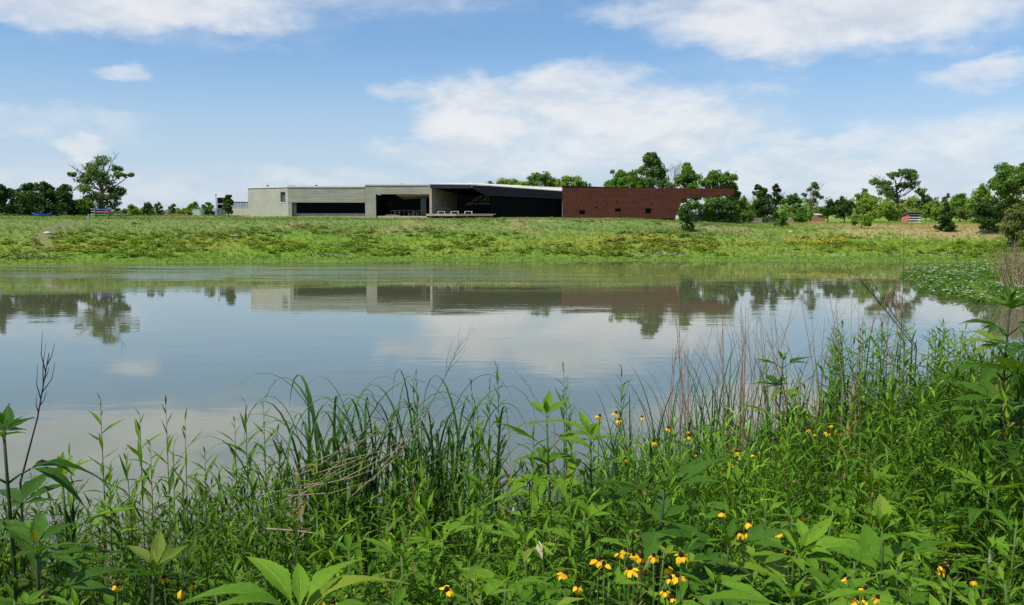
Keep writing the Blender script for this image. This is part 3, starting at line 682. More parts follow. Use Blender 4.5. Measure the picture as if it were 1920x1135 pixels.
for (p0, p1, py, mt, lb) in ((170, 211.5, 393.2, 'blue_plastic', 'blue kayak on the top tier of the rack'), (172, 213, 397.7, 'orange_plastic', 'orange red kayak on the middle tier of the rack'), (171, 209, 402.6, 'green_plastic', 'green kayak on the lowest tier of the rack')):
    cx = at((p0 + p1) / 2, py, RY).x; Lk = (p1 - p0) * sc; zc = zr(py)
    kk = thing('kayak', lb, 'kayak', (cx, RY - .2, zc - .16), 'kayaks on the rack')
    part('hull', mt, hull(cx, RY - .2, zc, Lk, .68, .34, R(2)), kk); part('cockpit_rim', 'black_plastic', MB().lathe([(.40, .0), (.42, .03), (.36, .035), (.34, .0)], (cx, RY - .2, zc + .085), 14, 1.0, .55), kk)
    for sx in (-1, 1): part('grab_handle', 'black_plastic', MB().tube([(cx + sx * Lk * .47, RY - .2, zc + .10), (cx + sx * Lk * .49, RY - .2, zc + .17), (cx + sx * Lk * .505, RY - .2, zc + .12)], .015, 5), kk)
cp_ = ground_hit(79, 407); cY = cp_.y
cz = at(79, 403.4, cY).z; cn = thing('canoe', 'bright blue canoe lying in the grass before dark trees', 'canoe', (cp_.x, cY, cp_.z))
Lc = 38 * cY / FPX
part('hull', 'canoe_blue', hull(cp_.x, cY, cz + .15, Lc, .9, .75, R(4), .38, True), cn)
for fr in (-.32, .05, .34): part('seat', 'deck_timber', MB().box(cp_.x + Lc * fr - .12, cp_.x + Lc * fr + .12, cY - .30, cY + .30, cz + .06, cz + .09), cn)
pd = thing('paddle', 'dark paddle standing upright beside the blue canoe', 'paddle', (at(71, 403, cY).x, cY + 1.1, cp_.z)); q0 = pd.location
part('shaft', 'rail_metal', MB().tube([q0 + Vector((0, 0, -.1)), q0 + Vector((.45, 0, 1.7))], .03, 6), pd); part('blade', 'black_plastic', MB().prism([q0 + Vector((.43, -.09, 1.65)), q0 + Vector((.43, .09, 1.65)), q0 + Vector((.56, .08, 2.15)), q0 + Vector((.56, -.08, 2.15))], (.03, 0, 0)), pd)

# person on the bank
for nm, c1 in (('skin', (.50, .30, .21)), ('shirt_blue', (.03, .28, .62)), ('shorts_grey', (.34, .37, .44)), ('cap_white', (.74, .74, .73)), ('hair_dark', (.02, .015, .012)), ('shoe', (.10, .08, .07))):
    varied(nm, c1, tuple(min(1, v * 1.12) for v in c1), 12, .8, .2)
pp = ground_hit(166.5, 419); ph = (419 - 403.6) * pp.y / FPX; ks = ph / 1.72
per = thing('person', 'person in blue shirt, grey shorts and white cap walking on the far bank', 'person', pp)
def skinned(name, pts, edges, rads, mat, parent, root=0, sub=1):
    me = bpy.data.meshes.new(name); me.from_pydata([(p[0] * ks, p[1] * ks, p[2] * ks) for p in pts], edges, []); me.materials.append(MATS[mat])
    o = link(name, me, parent); mo = o.modifiers.new('skin', 'SKIN'); mo.use_smooth_shade = True
    for i, sv_ in enumerate(me.skin_vertices[0].data): sv_.radius = (rads[i][0] * ks, rads[i][1] * ks) if hasattr(rads[i], '__len__') else (rads[i] * ks, rads[i] * ks); sv_.use_root = (i == root)
    ss = o.modifiers.new('sub', 'SUBSURF'); ss.levels = sub; ss.render_levels = sub + 1
    return o
P = [(0, 0, .93), (0, .01, 1.15), (0, .02, 1.38), (0, .0, 1.50), (0, -.02, 1.60), (0, -.03, 1.68),
     (-.19, .02, 1.40), (-.27, -.04, 1.14), (-.24, -.20, .96), (-.235, -.27, .90), (.19, .02, 1.40), (.29, -.08, 1.20), (.38, -.26, 1.32), (.41, -.33, 1.36),
     (-.10, 0, .90), (-.13, -.06, .50), (-.14, .05, .09), (-.14, -.10, .04), (.10, 0, .90), (.12, .12, .52), (.12, .26, .12), (.12, .14, .04)]
E = [(0, 1), (1, 2), (2, 3), (3, 4), (4, 5), (2, 6), (6, 7), (7, 8), (8, 9), (2, 10), (10, 11), (11, 12), (12, 13), (0, 14), (14, 15), (15, 16), (16, 17), (0, 18), (18, 19), (19, 20), (20, 21)]
RD = [(.13, .10), (.125, .09), (.15, .10), (.055, .055), (.085, .10), (.07, .085), (.06, .06), (.045, .045), (.035, .035), (.03, .045), (.06, .06), (.045, .045), (.035, .035), (.03, .045), (.09, .09), (.06, .06), (.04, .04), (.04, .04), (.09, .09), (.06, .06), (.04, .04), (.04, .04)]
skinned('body', P, E, RD, 'skin', per)
skinned('shirt', [(0, .0, .90), (0, .01, 1.15), (0, .02, 1.38), (0, .01, 1.46), (-.19, .02, 1.40), (-.255, -.02, 1.22), (.19, .02, 1.40), (.265, -.05, 1.26)], [(0, 1), (1, 2), (2, 3), (2, 4), (4, 5), (2, 6), (6, 7)],
        [(.165, .13), (.155, .115), (.175, .12), (.08, .08), .085, .075, .085, .075], 'shirt_blue', per)
skinned('shorts', [(0, 0, .94), (-.10, -.01, .84), (-.125, -.05, .56), (.10, .01, .84), (.12, .10, .58)], [(0, 1), (1, 2), (0, 3), (3, 4)], [(.155, .125), .115, .095, .115, .095], 'shorts_grey', per)
skinned('hair', [(0, .015, 1.56), (0, .01, 1.66)], [(0, 1)], [(.09, .10), (.09, .10)], 'hair_dark', per)
hc = Vector(pp) + Vector((0, -.02, 1.665)) * ks
cpm = MB().lathe([(.105 * ks, 0), (.108 * ks, .02 * ks), (.09 * ks, .075 * ks), (.04 * ks, .10 * ks), (.004, .105 * ks)], hc, 14, 1, 1.12); cpm.prism([hc + Vector(p) * ks for p in ((-.09, -.07, .004), (.09, -.07, .004), (.06, -.22, -.01), (-.06, -.22, -.01))], (0, 0, .012 * ks)); part('cap', 'cap_white', cpm, per)
for sx, sy in ((-.14, .02), (.12, .20)): part('shoe', 'shoe', MB().lathe([(.055 * ks, 0), (.06 * ks, .04 * ks), (.045 * ks, .10 * ks)], Vector(pp) + Vector((sx, sy - .05, -.02)) * ks, 10, 1, 2.0), per)

# weathered rail fence near the kayaks
f0, f1 = ground_hit(217, 408.4), ground_hit(241, 408.2)
fc = thing('board_fence', 'low weathered grey board fence beside the kayak rack', 'fence', f0)
varied('grey_timber', (.24, .21, .17), (.34, .31, .27), 5, .9, .1, (3, 3, .3)); varied('old_timber', (.20, .15, .11), (.30, .24, .18), 4, .9, .1, (.4, 2, 2))
nB = 15
for i in range(nB):
    p = f0.lerp(f1, i / (nB - 1)); hgt_ = 7.2 * p.y / FPX * rng.uniform(.93, 1.0)
    part('board', 'grey_timber', MB().box(p.x - .055, p.x + .055, p.y - .015, p.y + .015, p.z - .2, p.z + hgt_), fc)
part('rail', 'grey_timber', MB().tube([f0 + Vector((-.1, .045, .5)), f1 + Vector((.1, .045, .5))], .035, 4), fc)
# slatted hut in the field
hp = ground_hit(1713, 418.0); sc = hp.y / FPX
hut = thing('slatted_hut', 'small slatted timber shelter with red side and dark arched roof in tan grass', 'hut', hp)
varied('hut_red', (.34, .13, .10), (.42, .17, .13), 4, .9, .1); varied('hut_slat', (.46, .42, .36), (.56, .52, .45), 4, .9, .1, (.4, 2, 2)); varied('hut_roof', (.035, .028, .028), (.06, .045, .04), 4, .8, .2)
x0, x1, hh = hp.x - 9 * sc, hp.x + 14.5 * sc, 19 * sc; y0 = hp.y
for i in range(4):
    z = hp.z + (.01 + i * .245) * hh; part('slat', 'hut_slat', MB().prism([(x0, y0 - .02 * i, z), (x1, y0 - .02 * i, z), (x1, y0 + .06, z + .10 * hh), (x0, y0 + .06, z + .10 * hh)], (0, .04, 0)), hut)
part('back_wall', 'hut_roof', MB().box(x0 + .02, x1 - .02, y0 + 1.6, y0 + 1.66, hp.z - .3, hp.z + .9 * hh), hut)
xl_ = x0 - 8 * sc
part('side_wall', 'hut_red', MB().prism([(x0 - .03, y0 + .02, hp.z - .3), (x0 - .03, y0 + .02, hp.z + .93 * hh), (xl_ + .35, y0 + 1.2, hp.z + .80 * hh), (xl_, y0 + 1.55, hp.z + .45 * hh), (xl_, y0 + 1.55, hp.z - .3)], (.04, .05, 0)), hut)
rfm = MB(); rfm.prism([(x0 - .12, y0 - .25, hp.z + .94 * hh), (x1 + .1, y0 - .25, hp.z + .92 * hh), (x1 + .1, y0 + 1.8, hp.z + 1.04 * hh), (xl_ + .6, y0 + 1.9, hp.z + 1.0 * hh), (xl_ - .1, y0 + 1.5, hp.z + .62 * hh)], (0, 0, .10)); part('roof', 'hut_roof', rfm, hut)
for xx in (x0, (x0 + x1) / 2, x1 - .1): part('post', 'hut_roof', MB().box(xx, xx + .09, y0 + .075, y0 + .16, hp.z - .3, hp.z + .92 * hh), hut)
# dry stone wall, half overgrown
varied('wall_stone', (.26, .21, .17), (.38, .32, .27), 3, .95, .1, (1, 1, 1), .4)
w0 = Vector((X(1272, 170), 170, 0)); w1 = Vector((X(1486, 172), 172, 0))
sw_ = thing('stone_wall', 'low grey stone wall half hidden by vines beyond the rust wing', 'wall', (w0.x, w0.y, ground(w0.x, w0.y)))
stone = []
for kx in range(5):
    jb = MB(); h_ = [(sx * .5 * rng.uniform(.8, 1), sy * .5 * rng.uniform(.8, 1), sz * .5 * rng.uniform(.75, 1)) for sx in (-1, 1) for sy in (-1, 1) for sz in (-1, 1)]
    jb.add(h_, [(0, 1, 3, 2), (4, 6, 7, 5), (0, 4, 5, 1), (2, 3, 7, 6), (0, 2, 6, 4), (1, 5, 7, 3)]); stone.append(jb.mesh('stone', 'wall_stone'))
Lw = (w1 - w0).length; 
for r_ in range(2):
    s = rng.uniform(0, .5)
    while s < Lw:
        wd = rng.uniform(.7, 1.3); p = w0.lerp(w1, min(1, (s + wd / 2) / Lw)); g = ground(p.x, p.y)
        M = Matrix.Translation(Vector((p.x, p.y + rng.uniform(-.04, .04), g + .25 + .50 * r_)) - sw_.location) @ Matrix.Rotation(rng.uniform(-.05, .05), 4, 'Z') @ Matrix.Diagonal((wd, .5, .52, 1))
        link('stone', stone[rng.integers(5)], sw_, M); s += wd
# pale roofs / planks beyond the field
varied('brown_earth', (.26, .15, .08), (.34, .21, .12), 2, .9, .1)
for (a, b_, wa, wb, lb) in ((1495, 1506, 1496, 1505, 'small white topped brown shed half hidden by shrubs'), (1515, 1548, 1532, 1546, 'long brown shed with a white roof patch behind the field')):
    Yq = 178.; g = ground(X((a + b_) / 2, Yq), Yq); o = thing('low_shed', lb, 'shed', (X((a + b_) / 2, Yq), Yq, g))
    part('wall', 'brown_earth', MB().box(X(a, Yq), X(b_, Yq), Yq, Yq + 4, g - .3, Z(403.6, Yq)), o); part('door', 'hut_roof', MB().box(X(a + 3, Yq), X(a + 6, Yq), Yq - .05, Yq - .003, g, Z(405, Yq)), o)
    part('roof', 'white_coping', MB().prism([(X(wa, Yq), Yq - .2, Z(403.4, Yq)), (X(wb, Yq), Yq - .2, Z(403.4, Yq)), (X(wb, Yq), Yq + 4.2, Z(401.6, Yq)), (X(wa, Yq), Yq + 4.2, Z(401.6, Yq))], (0, 0, .1)), o)
# stones and a plank box on the slope
def boulder(px, py, wpx, label, mat='pale_rock'):
    p = ground_hit(px, py); r = wpx * p.y / FPX / 2; b_ = bpy.data.meshes.new('rock'); import bmesh
    bm = bmesh.new(); bmesh.ops.create_icosphere(bm, subdivisions=3, radius=1)
    for v in bm.verts:
        n = .75 + .5 * float(fbm(np.array([v.co.x * 1.3 + px]), np.array([v.co.y * 1.3 + v.co.z * 2.1]), 4, .9)[0]); v.co *= n; v.co.x *= r; v.co.y *= r * .7; v.co.z *= r * .42
    bm.to_mesh(b_); bm.free(); b_.materials.append(MATS[mat]); b_.polygons.foreach_set('use_smooth', [True] * len(b_.polygons))
    tag(link('rock', b_, None, Matrix.Translation(p + Vector((0, 0, r * .15)))), label, 'rock')
varied('pale_rock', (.46, .41, .33), (.60, .55, .46), 2.5, .95, .1, (1, 1, 1), .5)
boulder(89, 439, 13, 'flat pale rock beside the trodden path on the far bank'); boulder(842, 470.5, 6, 'small whitish stone low on the far bank by the waterline'); boulder(1482, 435.5, 9, 'pale stone in the grass below the stone wall')
boulder(228, 409.5, 5, 'small pale stone at the foot of the board fence'); boulder(251, 409.5, 5, 'small pale stone under the light green bushes')
p = ground_hit(440, 447.5); sc = p.y / FPX
bx = thing('plank_bench', 'low weathered plank bench on the grassy slope', 'bench', p)
for i in range(2): part('plank', 'hut_slat', MB().box(p.x - 7 * sc, p.x + 7 * sc, p.y - .25 + .26 * i, p.y - .01 + .26 * i, p.z + .38, p.z + .45), bx)
for sx in (-1, 1): part('leg', 'old_timber', MB().box(p.x + sx * 5.5 * sc - .08, p.x + sx * 5.5 * sc + .08, p.y - .2, p.y + .2, p.z - .3, p.z + .378), bx)
# ------------------------------------------------------------------ trees and shrubs across the pond
varied('bark', (.075, .058, .042), (.13, .105, .08), 3, .95, .1, (4, 4, .6)); varied('pale_bark', (.20, .17, .14), (.30, .26, .22), 3, .95, .1, (4, 4, .6))
TINT = {'mid': ((.075, .160, .022), (.155, .275, .040)), 'dark': ((.032, .076, .018), (.075, .145, .032)), 'light': ((.165, .265, .032), (.270, .375, .058)),
        'blue': ((.095, .170, .046), (.170, .260, .075)), 'olive': ((.115, .150, .034), (.185, .220, .058)), 'fresh': ((.090, .195, .020), (.165, .300, .036))}
for k_, (a, b_) in TINT.items(): leafmat('crown_' + k_, a, b_, .38, .6, tcol=(1.3, 1.25, .6), spec=.2)
HEX = None
def leaf_cloud(centers, radii, n, size, r):
    """n leaf sprays around clump centres -> vertices, triangles (each spray a bent rhombus)"""
    ci = r.integers(0, len(centers), n); dirs = r.normal(size=(n, 3)); dirs /= np.linalg.norm(dirs, axis=1)[:, None]
    rad = radii[ci][:, None] * (r.random((n, 1)) ** .45)
    p = centers[ci] + dirs * rad * np.array([1, 1, .8])
    nr = dirs * .6 + r.normal(size=(n, 3)) * .55 + np.array([0, 0, .35]); nr /= np.linalg.norm(nr, axis=1)[:, None]
    a = np.cross(nr, r.normal(size=(n, 3))); a /= np.linalg.norm(a, axis=1)[:, None] + 1e-9; b = np.cross(nr, a)
    s = (size * r.uniform(.55, 1.35, n))[:, None]
    q0 = p - a * s * .5; q1 = p + b * s * .30 + nr * s * .06; q2 = p + a * s * .5 - nr * s * .10; q3 = p - b * s * .30 + nr * s * .06
    V = np.stack([q0, q1, q2, q3], 1).reshape(-1, 3); o = np.arange(n) * 4
    T = np.concatenate([np.stack([o, o + 1, o + 2], 1), np.stack([o, o + 2, o + 3], 1)])
    return V, T
tree_no = [100]
def tree(px, top, wpx, Y, tint, label, name='tree', cat='tree', lobes=None, base_py=None, leaves=3200, size=.34, style='round', trunk_r=None, bark='bark', group=None, open_=1.0, dead=0, lean=0.0):
    """crown outline given by lobes (fx, fz, rx, rz) in fractions of the crown box; a clump-by-clump crown on a limbed trunk"""
    tree_no[0] += 1; r = np.random.default_rng(tree_no[0])
    if base_py is not None:
        g = ground_hit(px, base_py); Y = g.y; x = g.x; gz = g.z
    else:
        x = at(px, 400, Y).x; gz = ground(x, Y)
    ztop = at(px, top, Y).z; H = ztop - gz; Wd = wpx * Y / FPX
    o = thing(name, label, cat, (x, Y, gz), group)
    if lobes is None:
        lobes = []
        if style == 'cone':
            for i in range(9):
                f = i / 8; lobes.append((r.uniform(-.12, .12) * (1 - f), .10 + .82 * f, .46 * (1 - f) ** .75 + .06, .13))
        elif style == 'shrub':
            for i in range(8):
                a = r.uniform(-.32, .32); lobes.append((a, r.uniform(.22, .72) - abs(a) * .35, .24, .24))
            lobes.append((r.uniform(-.1, .1), .80, .17, .19))
        elif style == 'slim':
            for i in range(8): lobes.append((r.uniform(-.2, .2), .18 + .74 * i / 7, .30 * (1 - .55 * (i / 7)) , .13))
        else:
            for i in range(9):
                th = r.uniform(0, 2 * math.pi); q_ = r.uniform(.35, 1); lobes.append((.30 * q_ * math.cos(th), .58 + .24 * q_ * math.sin(th), r.uniform(.16, .24), r.uniform(.12, .17)))
            lobes.append((r.uniform(-.1, .1), .84, .17, .155)); lobes.append((.28, .48, .2, .14)); lobes.append((-.28, .46, .2, .14))
    # trunk and limbs
    tb = MB(); tr = trunk_r or max(.08, H * .020); bend = r.uniform(-.06, .06, 3) * H
    zt_ = H * (.80 if style != 'shrub' else .55)
    pts = [Vector((lean * H * (i / 5) ** 1.5 + bend[0] * math.sin(i * .9) * i / 5, bend[1] * math.sin(i * 1.2) * i / 5, zt_ * i / 5)) for i in range(6)]; pts[0].z = -.35
    tb.tube(pts, [tr * 1.3, tr, tr * .85, tr * .62, tr * .42, tr * .16], 6)
    C = []; CR = []
    for (fx, fz, rx, rz) in lobes:
        c = np.array([fx * Wd, r.uniform(-.28, .28) * Wd, fz * H]); rr = np.array([rx * Wd, rx * Wd, rz * H])
        kz = max(.12, min(.95, (fz * H / zt_) * .62)); i0 = kz * 5; i_ = int(i0); s0 = pts[i_].lerp(pts[min(5, i_ + 1)], i0 - i_)
        mid = s0.lerp(Vector(c), .55) + Vector((r.uniform(-.05, .05) * Wd, 0, -.06 * H)) * (1 if fz > .4 else 0)
        tb.tube([s0, mid, Vector(c), Vector(c) + Vector((0, 0, rr[2] * .6))], [tr * .38, tr * .24, tr * .13, tr * .03], 4)
        nc = int(9 * open_) + 4
        dd = r.normal(size=(nc, 3)); dd /= np.linalg.norm(dd, axis=1)[:, None]
        cc = c + dd * rr * (r.random((nc, 1)) ** .4) * .92
        cr = np.full(nc, (rr[0] * rr[2]) ** .5 * .56) * r.uniform(.55, 1.2, nc)
        C.append(cc); CR.append(cr)
        for j in range(0, nc, 3): tb.tube([Vector(c), Vector(cc[j])], [tr * .10, tr * .03], 3, False)
    for j in range(dead):
        a = r.uniform(-.5, .5); z0 = r.uniform(.55, .8) * H
        e = Vector((a * Wd * 1.0, r.uniform(-.1, .1) * Wd, z0 + r.uniform(.1, .27) * H)); s0 = Vector((a * Wd * .3, 0, z0 - .1 * H)); md = s0.lerp(e, .5) + Vector((r.uniform(-.3, .3), 0, r.uniform(-.2, .2)))
        tb.tube([s0, md, e], [tr * .25, tr * .15, .03], 4)
        for q_ in range(3): tb.tube([md.lerp(e, q_ * .3), md.lerp(e, q_ * .3) + Vector((r.uniform(-.8, .8), 0, r.uniform(.3, 1.0)))], [.05, .02], 3, False)
    tk = link('trunk', tb.mesh('trunk', bark), o)
    if leaves:
        V, T = leaf_cloud(np.concatenate(C), np.concatenate(CR), int(leaves * 1.7), size * 1.2, r)
        keep = V.reshape(-1, 4, 3)[:, :, 2].min(1) > .02; V = V.reshape(-1, 4, 3)[keep].reshape(-1, 3); T = T[: 0] if False else None
        n = len(V) // 4; oo = np.arange(n) * 4; T = np.concatenate([np.stack([oo, oo + 1, oo + 2], 1), np.stack([oo, oo + 2, oo + 3], 1)])
        link('crown', big_mesh('crown', V, T, 'crown_' + tint), o)
    return o

# left side of the far bank
tree(-12, 316, 66, 150, 'dark', 'tall dark tree at the outer end of the dark tree row', leaves=3500)
tree(22, 352, 52, 156, 'dark', 'dark leafy tree beside the tallest tree of the dark row', leaves=3200, lobes=[(0, .8, .3, .18), (-.25, .55, .3, .25), (.25, .5, .3, .25), (0, .25, .45, .22), (-.3, .2, .25, .2), (.3, .22, .25, .2)])
tree(62, 341, 76, 153, 'dark', 'broad dark tree above the bow of the blue canoe', leaves=4600, lobes=[(-.05, .84, .26, .15), (-.28, .66, .22, .2), (.22, .70, .24, .17), (0, .45, .42, .25), (-.3, .3, .25, .25), (.3, .35, .25, .25), (0, .15, .5, .15)])
tree(106, 343, 70, 156, 'dark', 'dark tree standing behind the stern of the blue canoe', leaves=4300, lobes=[(-.15, .86, .2, .13), (.12, .80, .2, .15), (.33, .6, .18, .2), (-.3, .6, .24, .22), (0, .45, .42, .25), (.3, .3, .25, .25), (0, .15, .5, .15)])
tree(140, 374, 34, 158, 'dark', 'low dark scrub tree between the dark trees and the tall open tree', leaves=1300, lobes=[(0, .8, .22, .2), (-.2, .45, .3, .25), (.2, .4, .3, .25), (0, .18, .5, .18)])
tree(190, 291, 118, 158, 'blue', 'tall open crowned tree with bare twigs behind the kayak rack', leaves=3700, size=.36, trunk_r=.42, dead=14, open_=1.6,
     lobes=[(.06, .91, .12, .085), (-.10, .82, .12, .09), (.15, .80, .085, .07), (.02, .72, .16, .10), (-.12, .66, .14, .09), (.16, .64, .12, .08), (-.33, .66, .10, .06), (-.43, .68, .07, .035), (.32, .67, .11, .05), (.43, .68, .06, .03),
            (-.25, .58, .12, .06), (.0, .56, .17, .09), (.10, .44, .10, .09), (.24, .42, .10, .10), (.20, .31, .12, .07), (-.16, .46, .14, .10), (-.05, .32, .15, .14), (-.17, .28, .17, .16), (-.05, .14, .22, .12), (.14, .18, .12, .10)])
tree(166, 366, 38, 156, 'mid', 'bushy green tree at the foot of the tall open tree', leaves=2200, style='shrub')
tree(250, 383, 32, 168, 'light', 'light green bush next to the board fence', 'bush', 'bush', leaves=1300, style='shrub', size=.3)
tree(277, 380, 28, 164, 'mid', 'dark green round bush among the light bushes by the fence', 'bush', 'bush', leaves=1500, style='shrub', size=.3)
tree(298, 381, 18, 166, 'olive', 'slim olive bush beside the dark round bush', 'bush', 'bush', leaves=800, style='slim', size=.3)
tree(323, 383, 17, 180, 'blue', 'greyish slender sapling between bushes left of the mint container', 'sapling', 'sapling', leaves=600, style='slim', size=.3)
tree(346, 390, 26, 166, 'light', 'low yellow green bush next to the mint container', 'bush', 'bush', leaves=900, style='shrub', size=.28)
tree(366, 378, 30, 180, 'fresh', 'bright bush rising behind the mint container', 'bush', 'bush', leaves=1000, style='shrub', size=.3)
tree(390, 377, 28, 163, 'mid', 'young open tree between mint container and yard fence', leaves=1000, size=.27, lobes=[(0, .82, .2, .13), (-.2, .62, .22, .13), (.22, .6, .22, .13), (0, .42, .35, .16), (-.2, .25, .2, .12), (.2, .25, .2, .12)])
tree(428, 364, 24, 161, 'dark', 'slender dark young tree in front of the service shed', leaves=1500, size=.27, lobes=[(.02, .88, .2, .11), (-.1, .72, .3, .12), (.2, .66, .28, .12), (0, .52, .42, .13), (-.1, .36, .38, .12), (.12, .22, .32, .1)])
tree(232, 392, 22, 186, 'blue', 'distant pale bush above the board fence', 'bush', 'bush', leaves=500, style='shrub', size=.3)
# behind the building
for (px, top, w_, Y, ti, lf, lb) in ((919, 338, 18, 200, 'blue', 500, 'dark sprig topped tree peeping over the folded roof'), (952, 333, 46, 205, 'light', 1600, 'yellow green tree behind the pale roof plane'),
        (978, 338, 30, 198, 'light', 900, 'low light green tree just above the roof edge'), (1012, 320, 40, 202, 'mid', 2200, 'round dark green tree, tallest behind the pale roof plane'),
        (1040, 331, 34, 204, 'fresh', 1300, 'green tree between round tree and the rust wing'), (1070, 328, 42, 200, 'light', 1900, 'light yellowish tree with twig tips at the start of the rust wing'), (1097, 339, 22, 206, 'mid', 700, 'small tree top showing over the rust wall corner')):
    tree(px, top, w_ * 1.25, Y, ti, lb, leaves=int(lf * 1.3), size=.40, dead=4 if px in (919, 952, 1070) else 0, lobes=[(-.32, .74, .22, .15), (-.12, .86, .24, .12), (.14, .83, .26, .14), (.36, .72, .2, .16), (0, .62, .5, .2), (-.3, .5, .3, .2), (.3, .5, .3, .2)])
tree(1168, 314, 78, 188, 'fresh', 'broad bushy bright tree behind the rust wall', leaves=4600, size=.40, lobes=[(-.1, .86, .24, .12), (-.28, .70, .2, .14), (.2, .78, .24, .14), (.34, .62, .18, .14), (-.34, .52, .2, .14), (0, .6, .38, .18), (0, .4, .5, .2)])
tree(1223, 282, 72, 192, 'blue', 'tallest pale green tree rising above the rust wall', leaves=6500, size=.42, lobes=[(-.08, .93, .15, .06), (-.10, .85, .22, .08), (.05, .78, .28, .08), (-.12, .68, .34, .09), (.16, .64, .30, .09), (-.08, .54, .42, .10), (.28, .50, .24, .10), (-.28, .46, .24, .1), (.1, .36, .44, .12)])
tree(1265, 302, 26, 196, 'blue', 'bare grey dead tree between two green trees over the rust wall', leaves=0, dead=20, bark='pale_bark', lobes=[(0, .85, .3, .08), (-.3, .7, .2, .08), (.3, .75, .2, .08), (.1, .6, .3, .1)], trunk_r=.16)
tree(1289, 304, 56, 188, 'fresh', 'pointed fresh green tree behind the thin end of the rust wall', leaves=4200, size=.40, lobes=[(-.02, .93, .15, .06), (-.05, .82, .26, .1), (.15, .72, .28, .1), (-.2, .68, .28, .1), (0, .55, .44, .13), (.25, .45, .28, .12), (-.25, .42, .28, .12)])
tree(1347, 320, 78, 184, 'mid', 'large rounded tree behind the tip of the rust beam', leaves=5200, size=.40, dead=6, lobes=[(-.12, .88, .22, .1), (.1, .84, .22, .1), (-.28, .74, .2, .12), (.28, .66, .2, .12), (0, .65, .38, .16), (.42, .52, .13, .1), (-.05, .4, .45, .18), (.34, .36, .2, .14)])
tree(1305, 376, 70, 175, 'mid', 'dark leafy thicket under the rust beam', 'bush', 'bush', leaves=3000, size=.32, lobes=[(-.3, .7, .25, .25), (0, .75, .25, .22), (.3, .72, .25, .25), (-.2, .35, .3, .3), (.2, .35, .3, .3)])
tree(1352, 372, 60, 177, 'dark', 'shaded thicket between rust beam and stone wall', 'bush', 'bush', leaves=2400, size=.32, lobes=[(-.3, .7, .25, .25), (0, .75, .25, .22), (.3, .72, .25, .25), (-.2, .35, .3, .3), (.2, .35, .3, .3)])
for (px, w_, top, ti, lb) in ((1332, 26, 393, 'fresh', 'bright vine heap over the start of the stone wall'), (1368, 40, 392, 'mid', 'vines draped over the middle of the stone wall'), (1403, 28, 394, 'mid', 'vine tangle on the stone wall before the yellow green bush')):
    tree(px, top, w_, 168.6, ti, lb, 'vine', 'vine', leaves=900, size=.28, lobes=[(-.3, .62, .25, .3), (0, .72, .28, .25), (.3, .6, .25, .3), (0, .3, .45, .25)])
# right of the building
tree(1396, 366, 32, 186, 'light', 'yellow green bush at the tip of the rust beam', 'bush', 'bush', leaves=1500, style='shrub')
tree(1431, 345, 52, 173, 'dark', 'dark pyramid shaped tree over the stone wall', leaves=4200, lobes=[(-.12, .92, .13, .07), (.05, .86, .14, .08), (-.05, .74, .26, .12), (.15, .62, .28, .12), (-.2, .55, .28, .14), (0, .40, .48, .16), (0, .2, .5, .16)])
tree(1455, 344, 28, 182, 'dark', 'thin ragged dark tree behind the pyramid shaped tree', leaves=1000, size=.34, dead=5, lobes=[(-.1, .92, .2, .06), (.1, .82, .26, .07), (-.2, .72, .2, .07), (.25, .62, .22, .08), (0, .5, .4, .12)])
tree(1486, 360, 48, 178, 'mid', 'open mid green tree with crooked branches beyond the wall', leaves=1900, dead=4, lobes=[(0, .86, .24, .1), (.2, .7, .24, .1), (-.2, .65, .24, .1), (.3, .5, .24, .1), (0, .4, .42, .14), (0, .2, .48, .14)])
tree(1503, 388, 40, 172, 'fresh', 'low bright shrub behind the small white topped shed', 'bush', 'bush', leaves=1300, style='shrub')
tree(1524, 340, 40, 184, 'blue', 'tall sparse half dead tree standing over the shrubs', leaves=900, size=.34, dead=16, trunk_r=.17, lobes=[(.0, .92, .20, .05), (.12, .86, .2, .05), (-.1, .80, .18, .05), (.05, .68, .16, .06), (.3, .60, .16, .05), (-.38, .66, .12, .06), (-.1, .5, .3, .08), (.1, .3, .4, .12)])
tree(1553, 372, 34, 171, 'dark', 'dark rounded tree with thin trunk near the long brown shed', leaves=1900, size=.30)
tree(1584, 367, 38, 171, 'dark', 'dark tree with bare lower trunk next to bright bushes', leaves=2200, size=.30)
tree(1613, 352, 34, 190, 'blue', 'greyish leafy tree showing above bright bushes', leaves=1300, size=.36)
tree(1628, 362, 60, 174, 'light', 'large bright yellow green bush behind the slatted hut field', 'bush', 'bush', leaves=3400, style='shrub', size=.32)
tree(1681, 317, 104, 188, 'blue', 'tall spreading tree with visible fan of branches', leaves=3800, size=.36, trunk_r=.40, open_=1.4, dead=6,
     lobes=[(.0, .92, .13, .06), (.2, .93, .1, .05), (-.18, .86, .14, .07), (.12, .84, .12, .06), (.34, .85, .11, .07), (-.36, .76, .14, .07), (-.15, .72, .16, .07), (.36, .70, .12, .08), (.05, .68, .12, .06), (-.34, .62, .15, .06), (-.2, .54, .16, .07), (.3, .56, .1, .05), (0, .5, .12, .08), (-.05, .3, .2, .12)])
tree(1667, 369, 48, 179, 'light', 'bright bush behind the red side of the slatted hut', 'bush', 'bush', leaves=2300, style='shrub', size=.32)
tree(1706, 372, 42, 181, 'light', 'bright bush right behind the hut roof', 'bush', 'bush', leaves=2000, style='shrub', size=.32)
tree(1736, 359, 48, 186, 'blue', 'thin dark tree leaning over bright bushes', leaves=1200, size=.34, lean=.05)
tree(1746, 376, 42, 177, 'light', 'bright bush between the hut and the small dark cone tree', 'bush', 'bush', leaves=2000, style='shrub', size=.32)
tree(1773, 364, 26, 182, 'olive', 'slim pale tree tip behind the small dark cone tree', leaves=800, style='slim')
